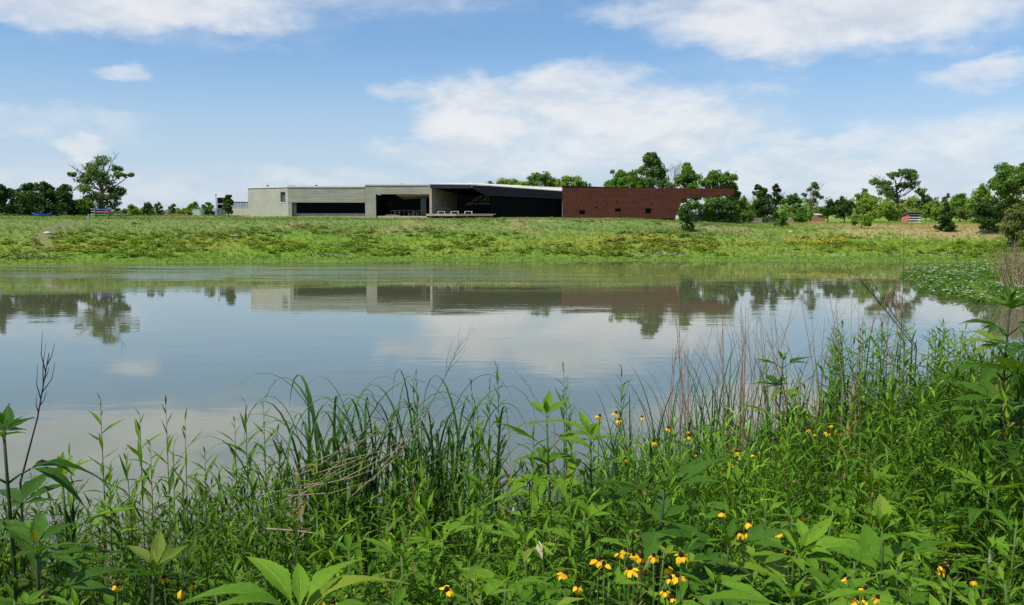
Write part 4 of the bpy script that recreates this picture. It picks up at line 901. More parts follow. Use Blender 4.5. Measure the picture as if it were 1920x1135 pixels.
tree(1800, 360, 48, 176, 'fresh', 'pale green tree beside the thick dark rounded tree', leaves=2200, size=.34)
tree(1812, 385, 44, 168, 'olive', 'olive bush low behind the small dark cone tree', 'bush', 'bush', leaves=1600, style='shrub', size=.32)
tree(1774, 386, 38, 0, 'dark', 'small dark cone shaped tree alone in the tan grass', base_py=436, leaves=3600, size=.24, lobes=[(0, .92, .14, .08), (0, .82, .22, .1), (.05, .68, .32, .12), (-.08, .54, .38, .12), (.06, .38, .42, .14), (-.1, .22, .42, .12), (.14, .14, .38, .1)])
tree(1853, 371, 60, 0, 'dark', 'thick dark rounded tree at the edge of the tan grass', base_py=438, leaves=5600, size=.26, lobes=[(0, .86, .34, .13), (-.22, .72, .26, .14), (.22, .72, .26, .14), (0, .58, .46, .16), (-.15, .40, .40, .15), (.15, .38, .36, .15), (0, .20, .30, .14)])
tree(1838, 340, 46, 158, 'light', 'light green tree behind the thick dark rounded tree', leaves=2600, size=.32)
tree(1897, 304, 122, 152, 'mid', 'large full green tree towering over the olive shrubs', leaves=7500, size=.36, lobes=[(0, .9, .2, .08), (.2, .88, .2, .09), (-.22, .78, .18, .1), (.3, .76, .2, .12), (0, .72, .3, .14), (-.38, .62, .14, .1), (-.2, .56, .26, .14), (.25, .55, .3, .16), (0, .4, .42, .16), (.2, .2, .4, .18), (-.2, .2, .3, .18)])
tree(1835, 352, 26, 166, 'dark', 'dark ragged branch topped tree by the large green tree', leaves=900, size=.32)
tree(1904, 386, 62, 118, 'olive', 'olive green shrub next to the thick dark rounded tree', 'bush', 'bush', leaves=4200, size=.24, lobes=[(-.1, .85, .25, .15), (.2, .8, .25, .18), (-.3, .55, .24, .25), (0, .5, .4, .3), (.3, .5, .25, .3), (0, .2, .5, .2)])
tree(1288, 392, 36, 0, 'dark', 'young open tree in the grass before the rust wing end', base_py=435, leaves=1700, size=.23, lobes=[(-.05, .92, .16, .08), (-.30, .78, .20, .10), (.25, .80, .20, .10), (0, .72, .34, .12), (-.25, .56, .26, .12), (.2, .5, .28, .14), (0, .36, .36, .13), (.1, .18, .36, .12), (.05, .08, .3, .08)])
tree(1467, 397, 28, 0, 'fresh', 'small bright sapling in the field below the stone wall', 'sapling', 'sapling', base_py=427, leaves=1500, size=.22, lobes=[(0, .86, .25, .13), (.1, .66, .38, .16), (-.05, .46, .42, .16), (-.25, .22, .35, .13), (.1, .24, .34, .13)])
tree(1615, 404, 36, 0, 'fresh', 'low wide bright bush at the edge of the tan grass', 'bush', 'bush', base_py=428, leaves=1200, size=.22, lobes=[(-.25, .78, .28, .2), (.2, .75, .3, .2), (0, .5, .45, .22), (-.3, .4, .2, .18), (.3, .3, .2, .15)])
# brown dead shrub by the white flowered patch
def dead_shrub(px, top, base_py, wpx, n, label):
    g = ground_hit(px, base_py, 40, 200); H = at(px, top, g.y).z - g.z; Wd = wpx * g.y / FPX; o = thing('dead_shrub', label, 'shrub', g); r = np.random.default_rng(5)
    for i in range(n):
        a = r.uniform(-.5, .5); b0 = Vector((a * .5 * Wd, r.uniform(-.3, .3) * Wd, -.1)); e = Vector((a * Wd + r.uniform(-.1, .1) * Wd, r.uniform(-.4, .4) * Wd, H * r.uniform(.6, 1.0) * (1 - .5 * abs(a)))); md = b0.lerp(e, .5) + Vector((0, 0, .1 * H))
        mb = MB(); mb.tube([b0, md, e], [.035, .022, .006], 4)
        for q_ in range(5):
            s = b0.lerp(e, r.uniform(.4, .9)); mb.tube([s, s + Vector((r.uniform(-.5, .5), r.uniform(-.4, .4), r.uniform(.3, .9))) * H * .25], [.012, .004], 3, False)
        link('stem', mb.mesh('stem', 'dry_stem'), o)
varied('dry_stem', (.22, .155, .10), (.34, .25, .17), 5, .9, .1, (2, 2, .5))
dead_shrub(1902, 440, 540, 90, 55, 'brown leafless shrub above the white flowered patch')

# ------------------------------------------------------------------ far-off wood and ground cover on the far bank
r = np.random.default_rng(3)
def woodland(px0, px1, top0, top1, Y, n, tint, label):
    k_ = 190; pxs = r.uniform(px0, px1, k_); c = []; rad = []
    for p in pxs:
        tp = r.uniform(top0, top1); x = at(p, 400, Y).x; g = ground(x, Y); zt_ = at(p, tp, Y).z; yy = Y + r.uniform(-8, 8)
        for f in (.25, .55, .85): c.append((x + r.uniform(-1, 1), yy, g + (zt_ - g) * f)); rad.append(max(.6, (zt_ - g) * .22))
    V, T = leaf_cloud(np.array(c), np.array(rad), n, .55, r)
    tag(link('woodland', big_mesh('woodland', V, T, 'crown_' + tint)), label, 'woodland', kind='stuff')
woodland(1375, 1990, 366, 394, 228, 30000, 'light', 'distant band of trees behind the field'); woodland(205, 470, 390, 401, 240, 8000, 'blue', 'distant low trees behind the service yard'); woodland(-120, 150, 372, 398, 210, 6000, 'dark', 'dark wood filling in behind the canoe')
leafmat('meadow', (1, 1, 1), (1, 1, 1), .38, .7, col=True, tcol=(1.2, 1.2, .7), spec=.15)
def tuft(nb, spread, wid, lean, seed, leafy=False):
    q_ = np.random.default_rng(seed); V = []; T = []
    for i in range(nb):
        a = q_.uniform(0, 2 * math.pi); dr = np.array([math.cos(a), math.sin(a), 0]); b0 = dr * q_.uniform(0, spread); h = q_.uniform(.55, 1.0)
        tip = b0 + dr * q_.uniform(.1, lean) + np.array([0, 0, h]); sd_ = np.array([-dr[1], dr[0], 0]) * wid * q_.uniform(.6, 1.3)
        o_ = len(V)
        if leafy:
            z0 = q_.uniform(0.1, .8); c0 = dr * q_.uniform(.05, spread) + np.array([0, 0, z0]); tip = c0 + dr * .38 + np.array([0, 0, q_.uniform(-.05, .22)]); md = (c0 + tip) / 2 + np.array([0, 0, .05])
            V += [c0, md + sd_ * 1.6, tip, md - sd_ * 1.6]; T += [(o_, o_ + 1, o_ + 2), (o_, o_ + 2, o_ + 3)]
        else:
            V += [b0 - sd_ * .5, b0 + sd_ * .5, tip]; T += [(o_, o_ + 1, o_ + 2)]
    return np.array(V), np.array(T)
grassy = [tuft(9, .30, .085, .5, i) for i in range(4)]; leafyt = [tuft(11, .30, .12, .4, 20 + i, True) for i in range(4)]
N = 42000
px = r.uniform(-60, 1990, N); yy = 70 + (172 - 70) * r.random(N); x = (px - CX) / FPX * yy
sd = pond_sd(x, yy); ok = (sd > .3) & ~((yy > 160.5) & (x > X(455)) & (x < X(1290))) & (yy < 172); x, yy, sd = x[ok], yy[ok], sd[ok]
z = terrain(x, yy); colr = zone_color(x, yy) * r.uniform(.85, 1.2, (len(x), 1))
pathx = np.interp(yy, ground_hit_cache['path'][1], ground_hit_cache['path'][0]); P_ = ground_hit_cache['path'][1]
onp = (np.abs(x - pathx) < .8) & (yy > P_[0]) & (yy < P_[-1]); k_ = ~onp; x, yy, sd, z, colr = x[k_], yy[k_], sd[k_], z[k_], colr[k_]
lf = -.09 + fbm(x, yy, 51, 8) + np.where((sd > 5) & (sd < 20), .12, -.08) - .1 * (x > 35)
hs = np.where(sd < 4, .30, .46) * r.uniform(.6, 1.35, len(x)); hs = np.where((lf > .5) & (sd > 4), hs * 1.2, hs); hs = np.where(sd > 24, hs * .75, hs)
mead = Scatter(); ty = r.integers(0, 4, len(x))
for i in range(4):
    for protos, mk in ((grassy, lf <= .5), (leafyt, lf > .5)):
        q_ = mk & (ty == i); n_ = q_.sum(); mead.add(protos[i], np.c_[x[q_], yy[q_], z[q_] - .03], r.uniform(0, 6.28, n_), hs[q_] * 1.35, col=colr[q_], szs=hs[q_])
tag(mead.build('meadow_plants', 'meadow'), 'mixed grass and weeds covering the far bank', 'meadow', kind='stuff')
# small flowers: yellow drift and white blooms
def petal_dot():
    V = [(0, 0, .5)] + [(math.cos(a) * .5, math.sin(a) * .5, .35 + .1 * (i % 2)) for i, a in enumerate(np.linspace(0, 2 * math.pi, 7)[:-1])]
    T = [(0, 1 + i, 1 + (i + 1) % 6) for i in range(6)]; return np.array(V, float), np.array(T)
dot = petal_dot(); leafmat('yellow_bloom', (.55, .33, .01), (.75, .50, .03), .2, .6, tcol=(1.1, 1, .5)); leafmat('white_bloom', (.62, .64, .55), (.80, .80, .74), .2, .6, tcol=(1, 1, 1))
def drift(spec, mat, name, label, size):
    sc_ = Scatter()
    for (p0, p1, y0, y1, n) in spec:
        pxs = r.uniform(p0, p1, n); pys = (y0 + y1) / 2 + r.normal(size=n) * (y1 - y0) / 3.2
        pts = np.array([tuple(ground_hit(a, b_, 66, 175)) for a, b_ in zip(pxs, pys)]); s_ = pond_sd(pts[:, 0], pts[:, 1]); pts = pts[s_ > .2]; n_ = len(pts)
        if n_: pts[:, 2] += r.uniform(.35, .7, n_); sc_.add(dot, pts, r.uniform(0, 6, n_), r.uniform(.6, 1.4, n_) * size)
    tag(sc_.build(name, mat), label, 'flowers', kind='stuff')
drift([(1470, 1590, 455, 462, 330), (1380, 1440, 458, 462, 60), (1130, 1270, 449, 458, 170), (1000, 1130, 455, 464, 70), (1660, 1740, 455, 462, 40), (800, 960, 456, 464, 40), (1780, 1860, 450, 460, 40)], 'yellow_bloom', 'yellow_flowers', 'drift of tiny yellow flowers on the far bank', .26)
drift([(1180, 1290, 483, 488, 140), (1440, 1600, 485, 488.5, 120), (1640, 1800, 484, 490, 140), (580, 660, 484, 489, 60), (0, 110, 485, 492, 70)], 'white_bloom', 'white_flowers', 'specks of white bloom along the far waterline', .13)
# white flowered mat on the right-hand point
N = 9000; wx = r.uniform(16, 60, N); wy = r.uniform(40, 96, N); s_ = pond_sd(wx, wy); q_ = (s_ > -1.6) & (s_ < 16) & (np.abs(wx) < wy * .62 + 1); wx, wy, s_ = wx[q_], wy[q_], s_[q_]
wz = np.maximum(terrain(wx, wy), 0); hgt_ = np.where(s_ < 9, .42, .5) * r.uniform(.6, 1.3, len(wx)); cc_ = np.array([.10, .20, .032])[None] * r.uniform(.7, 1.3, (len(wx), 1))
mt = Scatter(); ty = r.integers(0, 4, len(wx))
for i in range(4): k_ = ty == i; mt.add(leafyt[i], np.c_[wx[k_], wy[k_], wz[k_]], r.uniform(0, 6, k_.sum()), hgt_[k_] * 1.2, col=cc_[k_], szs=hgt_[k_])
tag(mt.build('waterside_plants', 'meadow'), 'leafy mat of waterside plants on the low point', 'plants', kind='stuff')
k_ = (s_ < 8) & (r.random(len(wx)) < .42) & (fbm(wx, wy, 77, 5) > .40); n_ = k_.sum(); fl = Scatter()
fl.add(dot, np.c_[wx[k_] + r.uniform(-.2, .2, n_), wy[k_] + r.uniform(-.2, .2, n_), wz[k_] + hgt_[k_] * .95], r.uniform(0, 6, n_), r.uniform(.10, .19, n_))
tag(fl.build('white_flowers', 'white_bloom'), 'small white flowers over the waterside mat on the low point', 'flowers', kind='stuff')
# ------------------------------------------------------------------ near bank: plants
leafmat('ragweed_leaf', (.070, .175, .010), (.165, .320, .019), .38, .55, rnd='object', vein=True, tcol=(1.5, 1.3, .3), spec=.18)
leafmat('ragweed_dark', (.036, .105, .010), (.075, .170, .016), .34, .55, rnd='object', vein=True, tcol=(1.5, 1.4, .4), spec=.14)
leafmat('narrow_leaf', (.060, .155, .012), (.130, .255, .022), .35, .55, rnd='object', tcol=(1.45, 1.3, .4), spec=.18)
leafmat('mass', (1, 1, 1), (1, 1, 1), .26, .58, col=True, tcol=(1.5, 1.3, .3), spec=.14)
leafmat('reed_blade', (.034, .100, .020), (.075, .165, .036), .28, .45, rnd='object', tcol=(1.4, 1.4, .5), spec=.3)
leafmat('green_stem', (.060, .115, .022), (.100, .160, .030), .1, .55, rnd='object', spec=.2)
leafmat('dark_stem', (.028, .048, .018), (.045, .070, .022), .05, .55, rnd='object', spec=.2)
leafmat('flower_petal', (.80, .46, .012), (.90, .60, .025), .35, .6, rnd='object', tcol=(1.1, 1, .5), spec=.15)
varied('flower_cone', (.020, .009, .006), (.045, .018, .010), 90, .8, .2, bump=.6); varied('dark_twig', (.030, .024, .022), (.060, .048, .042), 20, .9, .1, (2, 2, .3))
varied('tan_stem', (.20, .150, .095), (.33, .26, .175), 12, .85, .15, (3, 3, .4)); varied('red_stem', (.20, .105, .065), (.32, .18, .11), 12, .85, .15, (3, 3, .4)); varied('dead_leaf', (.34, .27, .17), (.52, .45, .31), 20, .9, .1)

def lobe(L, Wd, rows=6, cols=3, droop=.25, fold=.25, serr=0.0, base=.25, peak=.42, wave=0.0, r=None):
    """one leaf blade along +Y: verts, faces, uv"""
    V = []; U = []; F = []
    for i in range(rows + 1):
        v = i / rows
        w = (v / peak) ** .8 if v < peak else ((1 - v) / (1 - peak)) ** .85
        w = max(w, base * (1 - v * 2) if v < .5 else 0); w = Wd / 2 * max(.02, w)
        if serr and 0 < i < rows: w *= (1 + serr * (1 if i % 2 else -1) * (.5 + .5 * v))
        zc = -droop * L * v * v
        for j in range(cols):
            u = -1 + 2 * j / (cols - 1)
            V.append((u * w, v * L * (1 - .10 * droop * v), zc + abs(u) * w * fold + wave * L * math.sin(v * 9 + u * 2) * abs(u))); U.append(((u + 1) / 2, v))
    for i in range(rows):
        for j in range(cols - 1):
            a = i * cols + j; F.append((a, a + 1, a + cols + 1, a + cols))
    return V, F, U
def rot_add(mb, VFU, M):
    mb.add([M @ Vector(v) for v in VFU[0]], VFU[1], VFU[2])
def ragweed_leaf(kind, droop, serr=.10, rows=14):
    """opposite leaf: short stalk then three or five toothed lobes; unit length about 1"""
    mb = MB(); pl = .28
    mb.tube([(0, 0, 0), (0, pl * .5, .05), (0, pl, .07)], [.016, .012, .010], 5)
    O = Matrix.Translation((0, pl - .01, .07))
    if kind == 1:
        rot_add(mb, lobe(.80, .30, rows, 5, droop, .35, serr, .15, .38, .012), O)
    else:
        rot_add(mb, lobe(.82, .235, rows, 5, droop, .38, serr, .10, .45, .012), O)
        for s in (-1, 1):
            rot_add(mb, lobe(.66, .20, rows - 2, 5, droop * 1.05, .36, serr, .10, .45, .012), O @ Matrix.Translation((0, .02, -.004)) @ Matrix.Rotation(s * R(43), 4, 'Z') @ Matrix.Rotation(s * R(10), 4, 'Y'))
            if kind == 5: rot_add(mb, lobe(.36, .14, rows - 4, 5, droop, .3, serr, .12, .42, .01), O @ Matrix.Translation((0, .01, -.008)) @ Matrix.Rotation(s * R(78), 4, 'Z') @ Matrix.Rotation(s * R(12), 4, 'Y'))
    return mb
RAG = {k_: [ragweed_leaf(k_, d_).mesh('leaf', 'ragweed_leaf', True) for d_ in (.12, .42, .75)] for k_ in (1, 3, 5)}
RAGD = {k_: [ragweed_leaf(k_, d_).mesh('leaf', 'ragweed_dark', True) for d_ in (.12, .42, .75)] for k_ in (1, 3, 5)}
def orient(p, yaw, pitch, s, roll=0.0):
    """leaf along +Y turned to yaw, lifted by pitch"""
    return Matrix.Translation(p) @ Matrix.Rotation(yaw, 4, 'Z') @ Matrix.Rotation(pitch, 4, 'X') @ Matrix.Rotation(roll, 4, 'Y') @ Matrix.Diagonal((s, s, s, 1))
def base_of(px, py, d):
    top = at(px, py, d); g = ground(top.x, d)
    return Vector((top.x, d, g)), top.z - g
rp_ = np.random.default_rng(42)
RANKED = {}
def ranked(o, H, px, py, base, marks, group, top='tallest'):
    m_ = min(marks, key=lambda k: (k[0] - px) ** 2 + (k[1] - py) ** 2)[2]
    o['group'] = group; RANKED.setdefault((base, m_, top), []).append((H, o))
def finish_ranks():
    for (base, m_, top), lst in RANKED.items():
        lst.sort(key=lambda k: -k[0]); n = len(lst)
        for i, (H, o) in enumerate(lst):
            if n == 1: w = ''
            elif i == 0: w = top + ' '
            elif i == n - 1: w = {'tallest': 'shortest', 'highest': 'lowest'}[top] + ' '
            elif i < 4: w = ('second ', 'third ', 'fourth ')[i - 1] + top + ' '
            else: w = 'middling '
            o['label'] = (w + base + ' ' + m_).strip()
M_WATER = [(40, 800, 'by the bare leaning twig'), (250, 800, 'over the open grey water'), (470, 790, 'by the thin end of the arching reeds')]
M_REED = [(780, 740, 'by the pale fallen stems'), (900, 740, 'by the fine drooping reeds'), (1060, 730, 'by the star tipped ragweed'), (1165, 700, 'by the tall coneflowers')]
M_LEAFY = [(1580, 640, 'by the upright reeds'), (1660, 620, 'under the slanting dark twigs'), (1740, 620, 'above the thick weeds'), (1850, 640, 'by the very tall dark ragweed')]
M_DEAD = [(1275, 700, 'by the very tall thin brown stem'), (1370, 680, 'between the brown stem and the dark topped ragweed'), (1466, 680, 'by the dark topped ragweed'), (1550, 640, 'between dark topped ragweed and leafy stalks'), (1660, 620, 'under the slanting dark twigs')]
M_YOUNG = [(560, 1090, 'by the toothed rosette'), (1200, 1060, 'by the crowded coneflower cluster'), (1010, 1015, 'by the yellowed hanging leaf'), (1365, 1010, 'by the low dark ragweed'), (1500, 1060, 'by the pointed pale tip ragweed'), (1650, 1000, 'by the ragweed with erect tip leaves'),
           (1860, 1040, 'in the shade of very tall ragweed'), (1620, 1110, 'by the half sunk coneflowers'), (250, 1090, 'by the drooping coneflowers'), (60, 1010, 'at the foot of the bare twig'), (1050, 880, 'below the star tipped ragweed')]
def ragweed(px, py, d, leaf, label, nodes=5, dark=False, kinds=(3, 3, 5), low=.25, group='ragweed plants on the near bank', lean=(0, 0), topn=4, yaw0=None, minh=.12):
    b0, H = base_of(px, py, d); H = max(H, minh)
    o = thing('ragweed_plant', label, 'plant', b0, group)
    L = Vector((lean[0], lean[1], 0)) * H
    pts = [Vector((-L.x * (1 - f) ** 1.5, -L.y * (1 - f) ** 1.5, H * f * .97 - (.06 if f == 0 else 0))) + Vector((math.sin(f * 5 + px) * .012, 0, 0)) for f in np.linspace(0, 1, 7)]
    rad = max(.0035, min(.010, .011 * leaf / .22)); st = MB().tube(pts, [rad * (1 - .55 * i / 6) for i in range(7)], 6).mesh('stem', 'dark_stem' if dark else 'green_stem', True); link('stem', st, o)
    def along(f):
        i0 = f * 6; i_ = min(5, int(i0)); return pts[i_].lerp(pts[i_ + 1], i0 - i_)
    lib = RAGD if dark else RAG; yaw = rp_.uniform(0, 3.14) if yaw0 is None else yaw0
    for i in range(nodes):
        f = low + (.96 - low) * (i / max(1, nodes - 1)) ** .9; s = leaf * (.55 + .6 * math.sin(math.pi * min(1, .25 + .62 * i / nodes))) * rp_.uniform(.85, 1.12)
        if i == nodes - 1: s *= .75
        up = R(14 + 16 * (i / nodes) ** 2)
        for sgn in (0, math.pi):
            k_ = kinds[rp_.integers(len(kinds))]; dv = rp_.integers(0, 3) if i < nodes - 1 else 0
            link('leaf', lib[k_][dv], o, orient(along(f), yaw + sgn + rp_.uniform(-.3, .3), up + rp_.uniform(-.2, .2), s, rp_.uniform(-.2, .2)))
        yaw += R(90) + rp_.uniform(-.25, .25)
    for i in range(topn):
        link('leaf', lib[1][0], o, orient(pts[-1] - Vector((0, 0, .01)), yaw + i * 2 * math.pi / topn, R(38 + 26 * (i % 2)), leaf * rp_.uniform(.26, .42), 0))
    return o
# large plants that stand out one by one: px, py of the tip, distance, leaf length
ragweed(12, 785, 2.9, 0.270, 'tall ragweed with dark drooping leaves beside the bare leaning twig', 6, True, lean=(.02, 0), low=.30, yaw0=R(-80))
ragweed(118, 882, 3.4, 0.284, 'ragweed behind the tall dark one, leaves spreading over grey water', 4, lean=(.05, 0), yaw0=R(85))
o = ragweed(560, 1138, 1.9, .20, 'broad bright ragweed rosette with wide toothed leaves', 2, kinds=(1,), low=.7, yaw0=R(70), topn=2)
ROS = ragweed_leaf(1, .55, .07, 22).mesh('leaf', 'ragweed_leaf', True); tp = Vector((0, 0, base_of(560, 1138, 1.9)[1] * .95))
for yw, pt_, sz in ((88, 30, .235), (52, 48, .20), (118, 42, .175), (-70, 34, .225), (-98, 18, .21), (-38, 46, .19), (10, 50, .15), (150, 20, .2), (200, 15, .2)):
    link('leaf', ROS, o, orient(tp, R(yw), R(pt_), sz * 1.05, rp_.uniform(-.2, .2)))
ragweed(1030, 768, 4.1, 0.29, 'upright ragweed with a star shaped tip among the coneflowers', 6, kinds=(3, 3, 1), low=.3, yaw0=R(95))
ragweed(1112, 812, 4.4, 0.312, 'wide leafed ragweed leaning beside the star tipped one', 5, kinds=(3, 5), low=.35, yaw0=R(60))
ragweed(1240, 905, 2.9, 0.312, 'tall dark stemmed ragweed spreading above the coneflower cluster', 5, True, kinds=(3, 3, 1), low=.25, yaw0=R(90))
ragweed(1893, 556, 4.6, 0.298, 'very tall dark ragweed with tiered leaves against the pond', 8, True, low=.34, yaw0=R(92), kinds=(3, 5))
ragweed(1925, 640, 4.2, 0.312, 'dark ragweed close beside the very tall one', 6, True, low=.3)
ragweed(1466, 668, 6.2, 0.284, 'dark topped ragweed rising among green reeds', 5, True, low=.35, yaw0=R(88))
ragweed(700, 800, 4.8, 0.199, 'bright small ragweed inside the arching reed clump', 4, low=.4)
ragweed(925, 905, 3.6, 0.227, 'ragweed with pale drooping leaves below the fallen stick', 4, low=.3)
ragweed(1365, 1010, 2.7, 0.284, 'low dark ragweed with long lobes beside paired coneflowers', 3, True, low=.45, yaw0=R(80))
ragweed(1650, 985, 2.9, 0.284, 'bright ragweed with erect pale tip leaves', 5, low=.35, kinds=(3, 1))
ragweed(1500, 1025, 2.6, 0.270, 'fresh ragweed with a pointed pale tip', 4, low=.35)
ragweed(1480, 1105, 2.0, 0.256, 'flat spreading ragweed with five drooping dark leaves', 2, kinds=(1, 3), low=.6, topn=3)
ragweed(1395, 905, 3.7, 0.213, 'light green ragweed under the scattered small coneflowers', 4, low=.35)
ragweed(1790, 878, 4.2, 0.241, 'pale ragweed with a spiky tip in the shaded growth', 4, low=.4, kinds=(3, 1))
ragweed(1850, 910, 3.7, 0.284, 'ragweed with broad level leaves beneath the very tall one', 4, low=.4)
ragweed(1640, 900, 4.2, 0.256, 'ragweed spreading before the shaded stalks', 4, low=.4)
ragweed(1625, 815, 5.2, 0.213, 'light ragweed beside the close pair of coneflowers', 3, low=.5)
ragweed(760, 1030, 2.8, 0.213, 'pale ragweed between the toothed rosette and the coneflower cluster', 4, low=.3)
ragweed(835, 1000, 3.0, 0.213, 'ragweed with folded leaves in the tangled stalks', 4, low=.3)
ragweed(985, 1010, 2.9, 0.213, 'light ragweed near the yellowed hanging leaf', 4, low=.3)
ragweed(950, 1075, 2.5, 0.227, 'low ragweed in front of the yellowed hanging leaf', 4, low=.35)
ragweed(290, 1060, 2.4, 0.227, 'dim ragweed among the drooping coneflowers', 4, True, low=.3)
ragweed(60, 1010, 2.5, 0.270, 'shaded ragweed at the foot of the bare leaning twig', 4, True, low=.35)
cnt = 0
for (px, py, d, s) in ((1430, 940, 3.2, .14), (1560, 950, 3.3, .15), (1600, 1040, 2.5, .16), (1720, 1020, 2.7, .16), (1760, 960, 3.2, .15), (1850, 1020, 2.8, .17), (1900, 980, 3.0, .17), (1780, 1090, 2.2, .15), (1700, 1085, 2.2, .15), (1550, 1095, 2.15, .15), (1340, 1080, 2.2, .15), (1180, 990, 2.9, .15), (1100, 960, 3.2, .16), (1020, 1110, 2.2, .14), (900, 1100, 2.2, .14), (1240, 1020, 2.6, .13),
                         (1300, 945, 3.2, .15), (870, 1060, 2.4, .13), (1890, 1080, 2.3, .17), (1480, 960, 3.0, .14), (1690, 1050, 2.45, .14), (1620, 1100, 2.1, .14), (740, 1110, 2.1, .13), (660, 1020, 2.6, .13), (1150, 1075, 2.25, .13), (1290, 1000, 2.7, .14), (1420, 1075, 2.2, .14), (1830, 1120, 2.05, .15), (400, 1090, 2.2, .13), (150, 1120, 2.1, .15), (30, 1110, 2.1, .16), (1075, 900, 3.7, .14), (990, 880, 4.0, .13)):
    o = ragweed(px, py, d, s * rp_.uniform(.8, 1.15), 'young light green ragweed in the low leafy growth', int(rp_.integers(3, 6)), dark=False, topn=int(rp_.integers(1, 5)), lean=tuple(rp_.uniform(-.15, .15, 2)), low=rp_.uniform(.25, .5), group='young ragweed in the low growth', minh=.18, kinds=(3, 3, 1))
    ranked(o, base_of(px, py, d)[1], px, py, 'young light green ragweed', M_YOUNG, 'young ragweed in the low growth')

# ---- narrow leaved stalks
NL = [lambda_.mesh('leaf', 'narrow_leaf', True) for lambda_ in [MB().add(*lobe(1, .17, 6, 3, dr, .5, 0, .25, .38)) for dr in (-.05, .15, .38)]]
def stalk_points(H, r, bend):
    a = r.uniform(0, 6.28); return [Vector((math.cos(a) * bend * H * f * f, math.sin(a) * bend * H * f * f, H * f - (.05 if f == 0 else 0))) for f in np.linspace(0, 1, 6)]
def narrow_stalk(px, py, d, label, n=30, leaf=.11, group='narrow leaved stalks against the water', up=40, f0=.2):
    b0, H = base_of(px, py, d); r = rp_
    o = thing('weed_stalk', label, 'plant', b0, group); pts = stalk_points(H, r, r.uniform(0, .08)); off = pts[-1].copy(); off.z = 0; pts = [p - off * (p.z / H) for p in pts]
    link('stem', MB().tube(pts, [.0040, .0036, .003, .0025, .002, .0012], 5).mesh('stem', 'green_stem', True), o)
    yaw = r.uniform(0, 6.28)
    for i in range(n):
        f = f0 + (1 - f0) * (i / (n - 1)); p = pts[0].lerp(pts[-1], f); i0 = f * 5; i_ = min(4, int(i0)); p = pts[i_].lerp(pts[i_ + 1], i0 - i_)
        s = leaf * (.75 + .5 * math.sin(math.pi * (.15 + .75 * i / n))) * r.uniform(.7, 1.2); 
        if i > n - 4: s *= .6
        link('leaf', NL[r.integers(3)], o, orient(p, yaw, R(up + 26 * (i / n) ** 3 + r.uniform(-18, 16)), s, r.uniform(-.5, .5))); yaw += R(137.5) + r.uniform(-.4, .4)
    return o
for (px, py, d) in ((188, 750, 4.3), (262, 780, 4.2), (311, 760, 4.6), (347, 790, 4.5), (282, 838, 4.1), (384, 850, 4.4), (460, 755, 4.6), (440, 790, 4.5), (235, 850, 4.0), (325, 838, 4.3), (493, 750, 4.8), (410, 880, 4.2), (520, 810, 4.7), (130, 855, 4.0), (205, 870, 3.9), (365, 900, 4.0), (470, 860, 4.3), (70, 930, 3.6)):
    o = narrow_stalk(px, py, d, 'stalk', int(rp_.integers(18, 28)), .115); ranked(o, base_of(px, py, d)[1], px, py, 'slender narrow leaved stalk', M_WATER, 'narrow leaved stalks against the water')
for (px, py, d) in ((932, 690, 5.0), (884, 722, 5.0), (1057, 688, 5.2), (1062, 720, 5.1), (918, 720, 4.9), (895, 760, 4.9), (905, 800, 4.7), (1000, 800, 5.0), (1070, 770, 5.0), (780, 705, 5.4), (776, 740, 5.2), (1165, 690, 5.8), (850, 790, 4.9)):
    o = narrow_stalk(px, py, d, 'stalk', int(rp_.integers(24, 34)), .10, 'narrow leaved stalks by the reed clump', 52); ranked(o, base_of(px, py, d)[1], px, py, 'leafy upright weed stalk', M_REED, 'narrow leaved stalks by the reed clump')
for i in range(46):
    px = rp_.uniform(1560, 1885); d = rp_.uniform(6.0, 8.2); py = 600 + 30 * rp_.random() + 40 * abs((px - 1690) / 200) ** 2 * .6
    o = narrow_stalk(px, py, d, 'stalk', int(rp_.integers(24, 34)), .10, 'leafy stalks above the thick weeds', 30, .45); ranked(o, base_of(px, py, d)[1], px, py, 'leafy pale stalk with drooping tips', M_LEAFY, 'leafy stalks above the thick weeds')

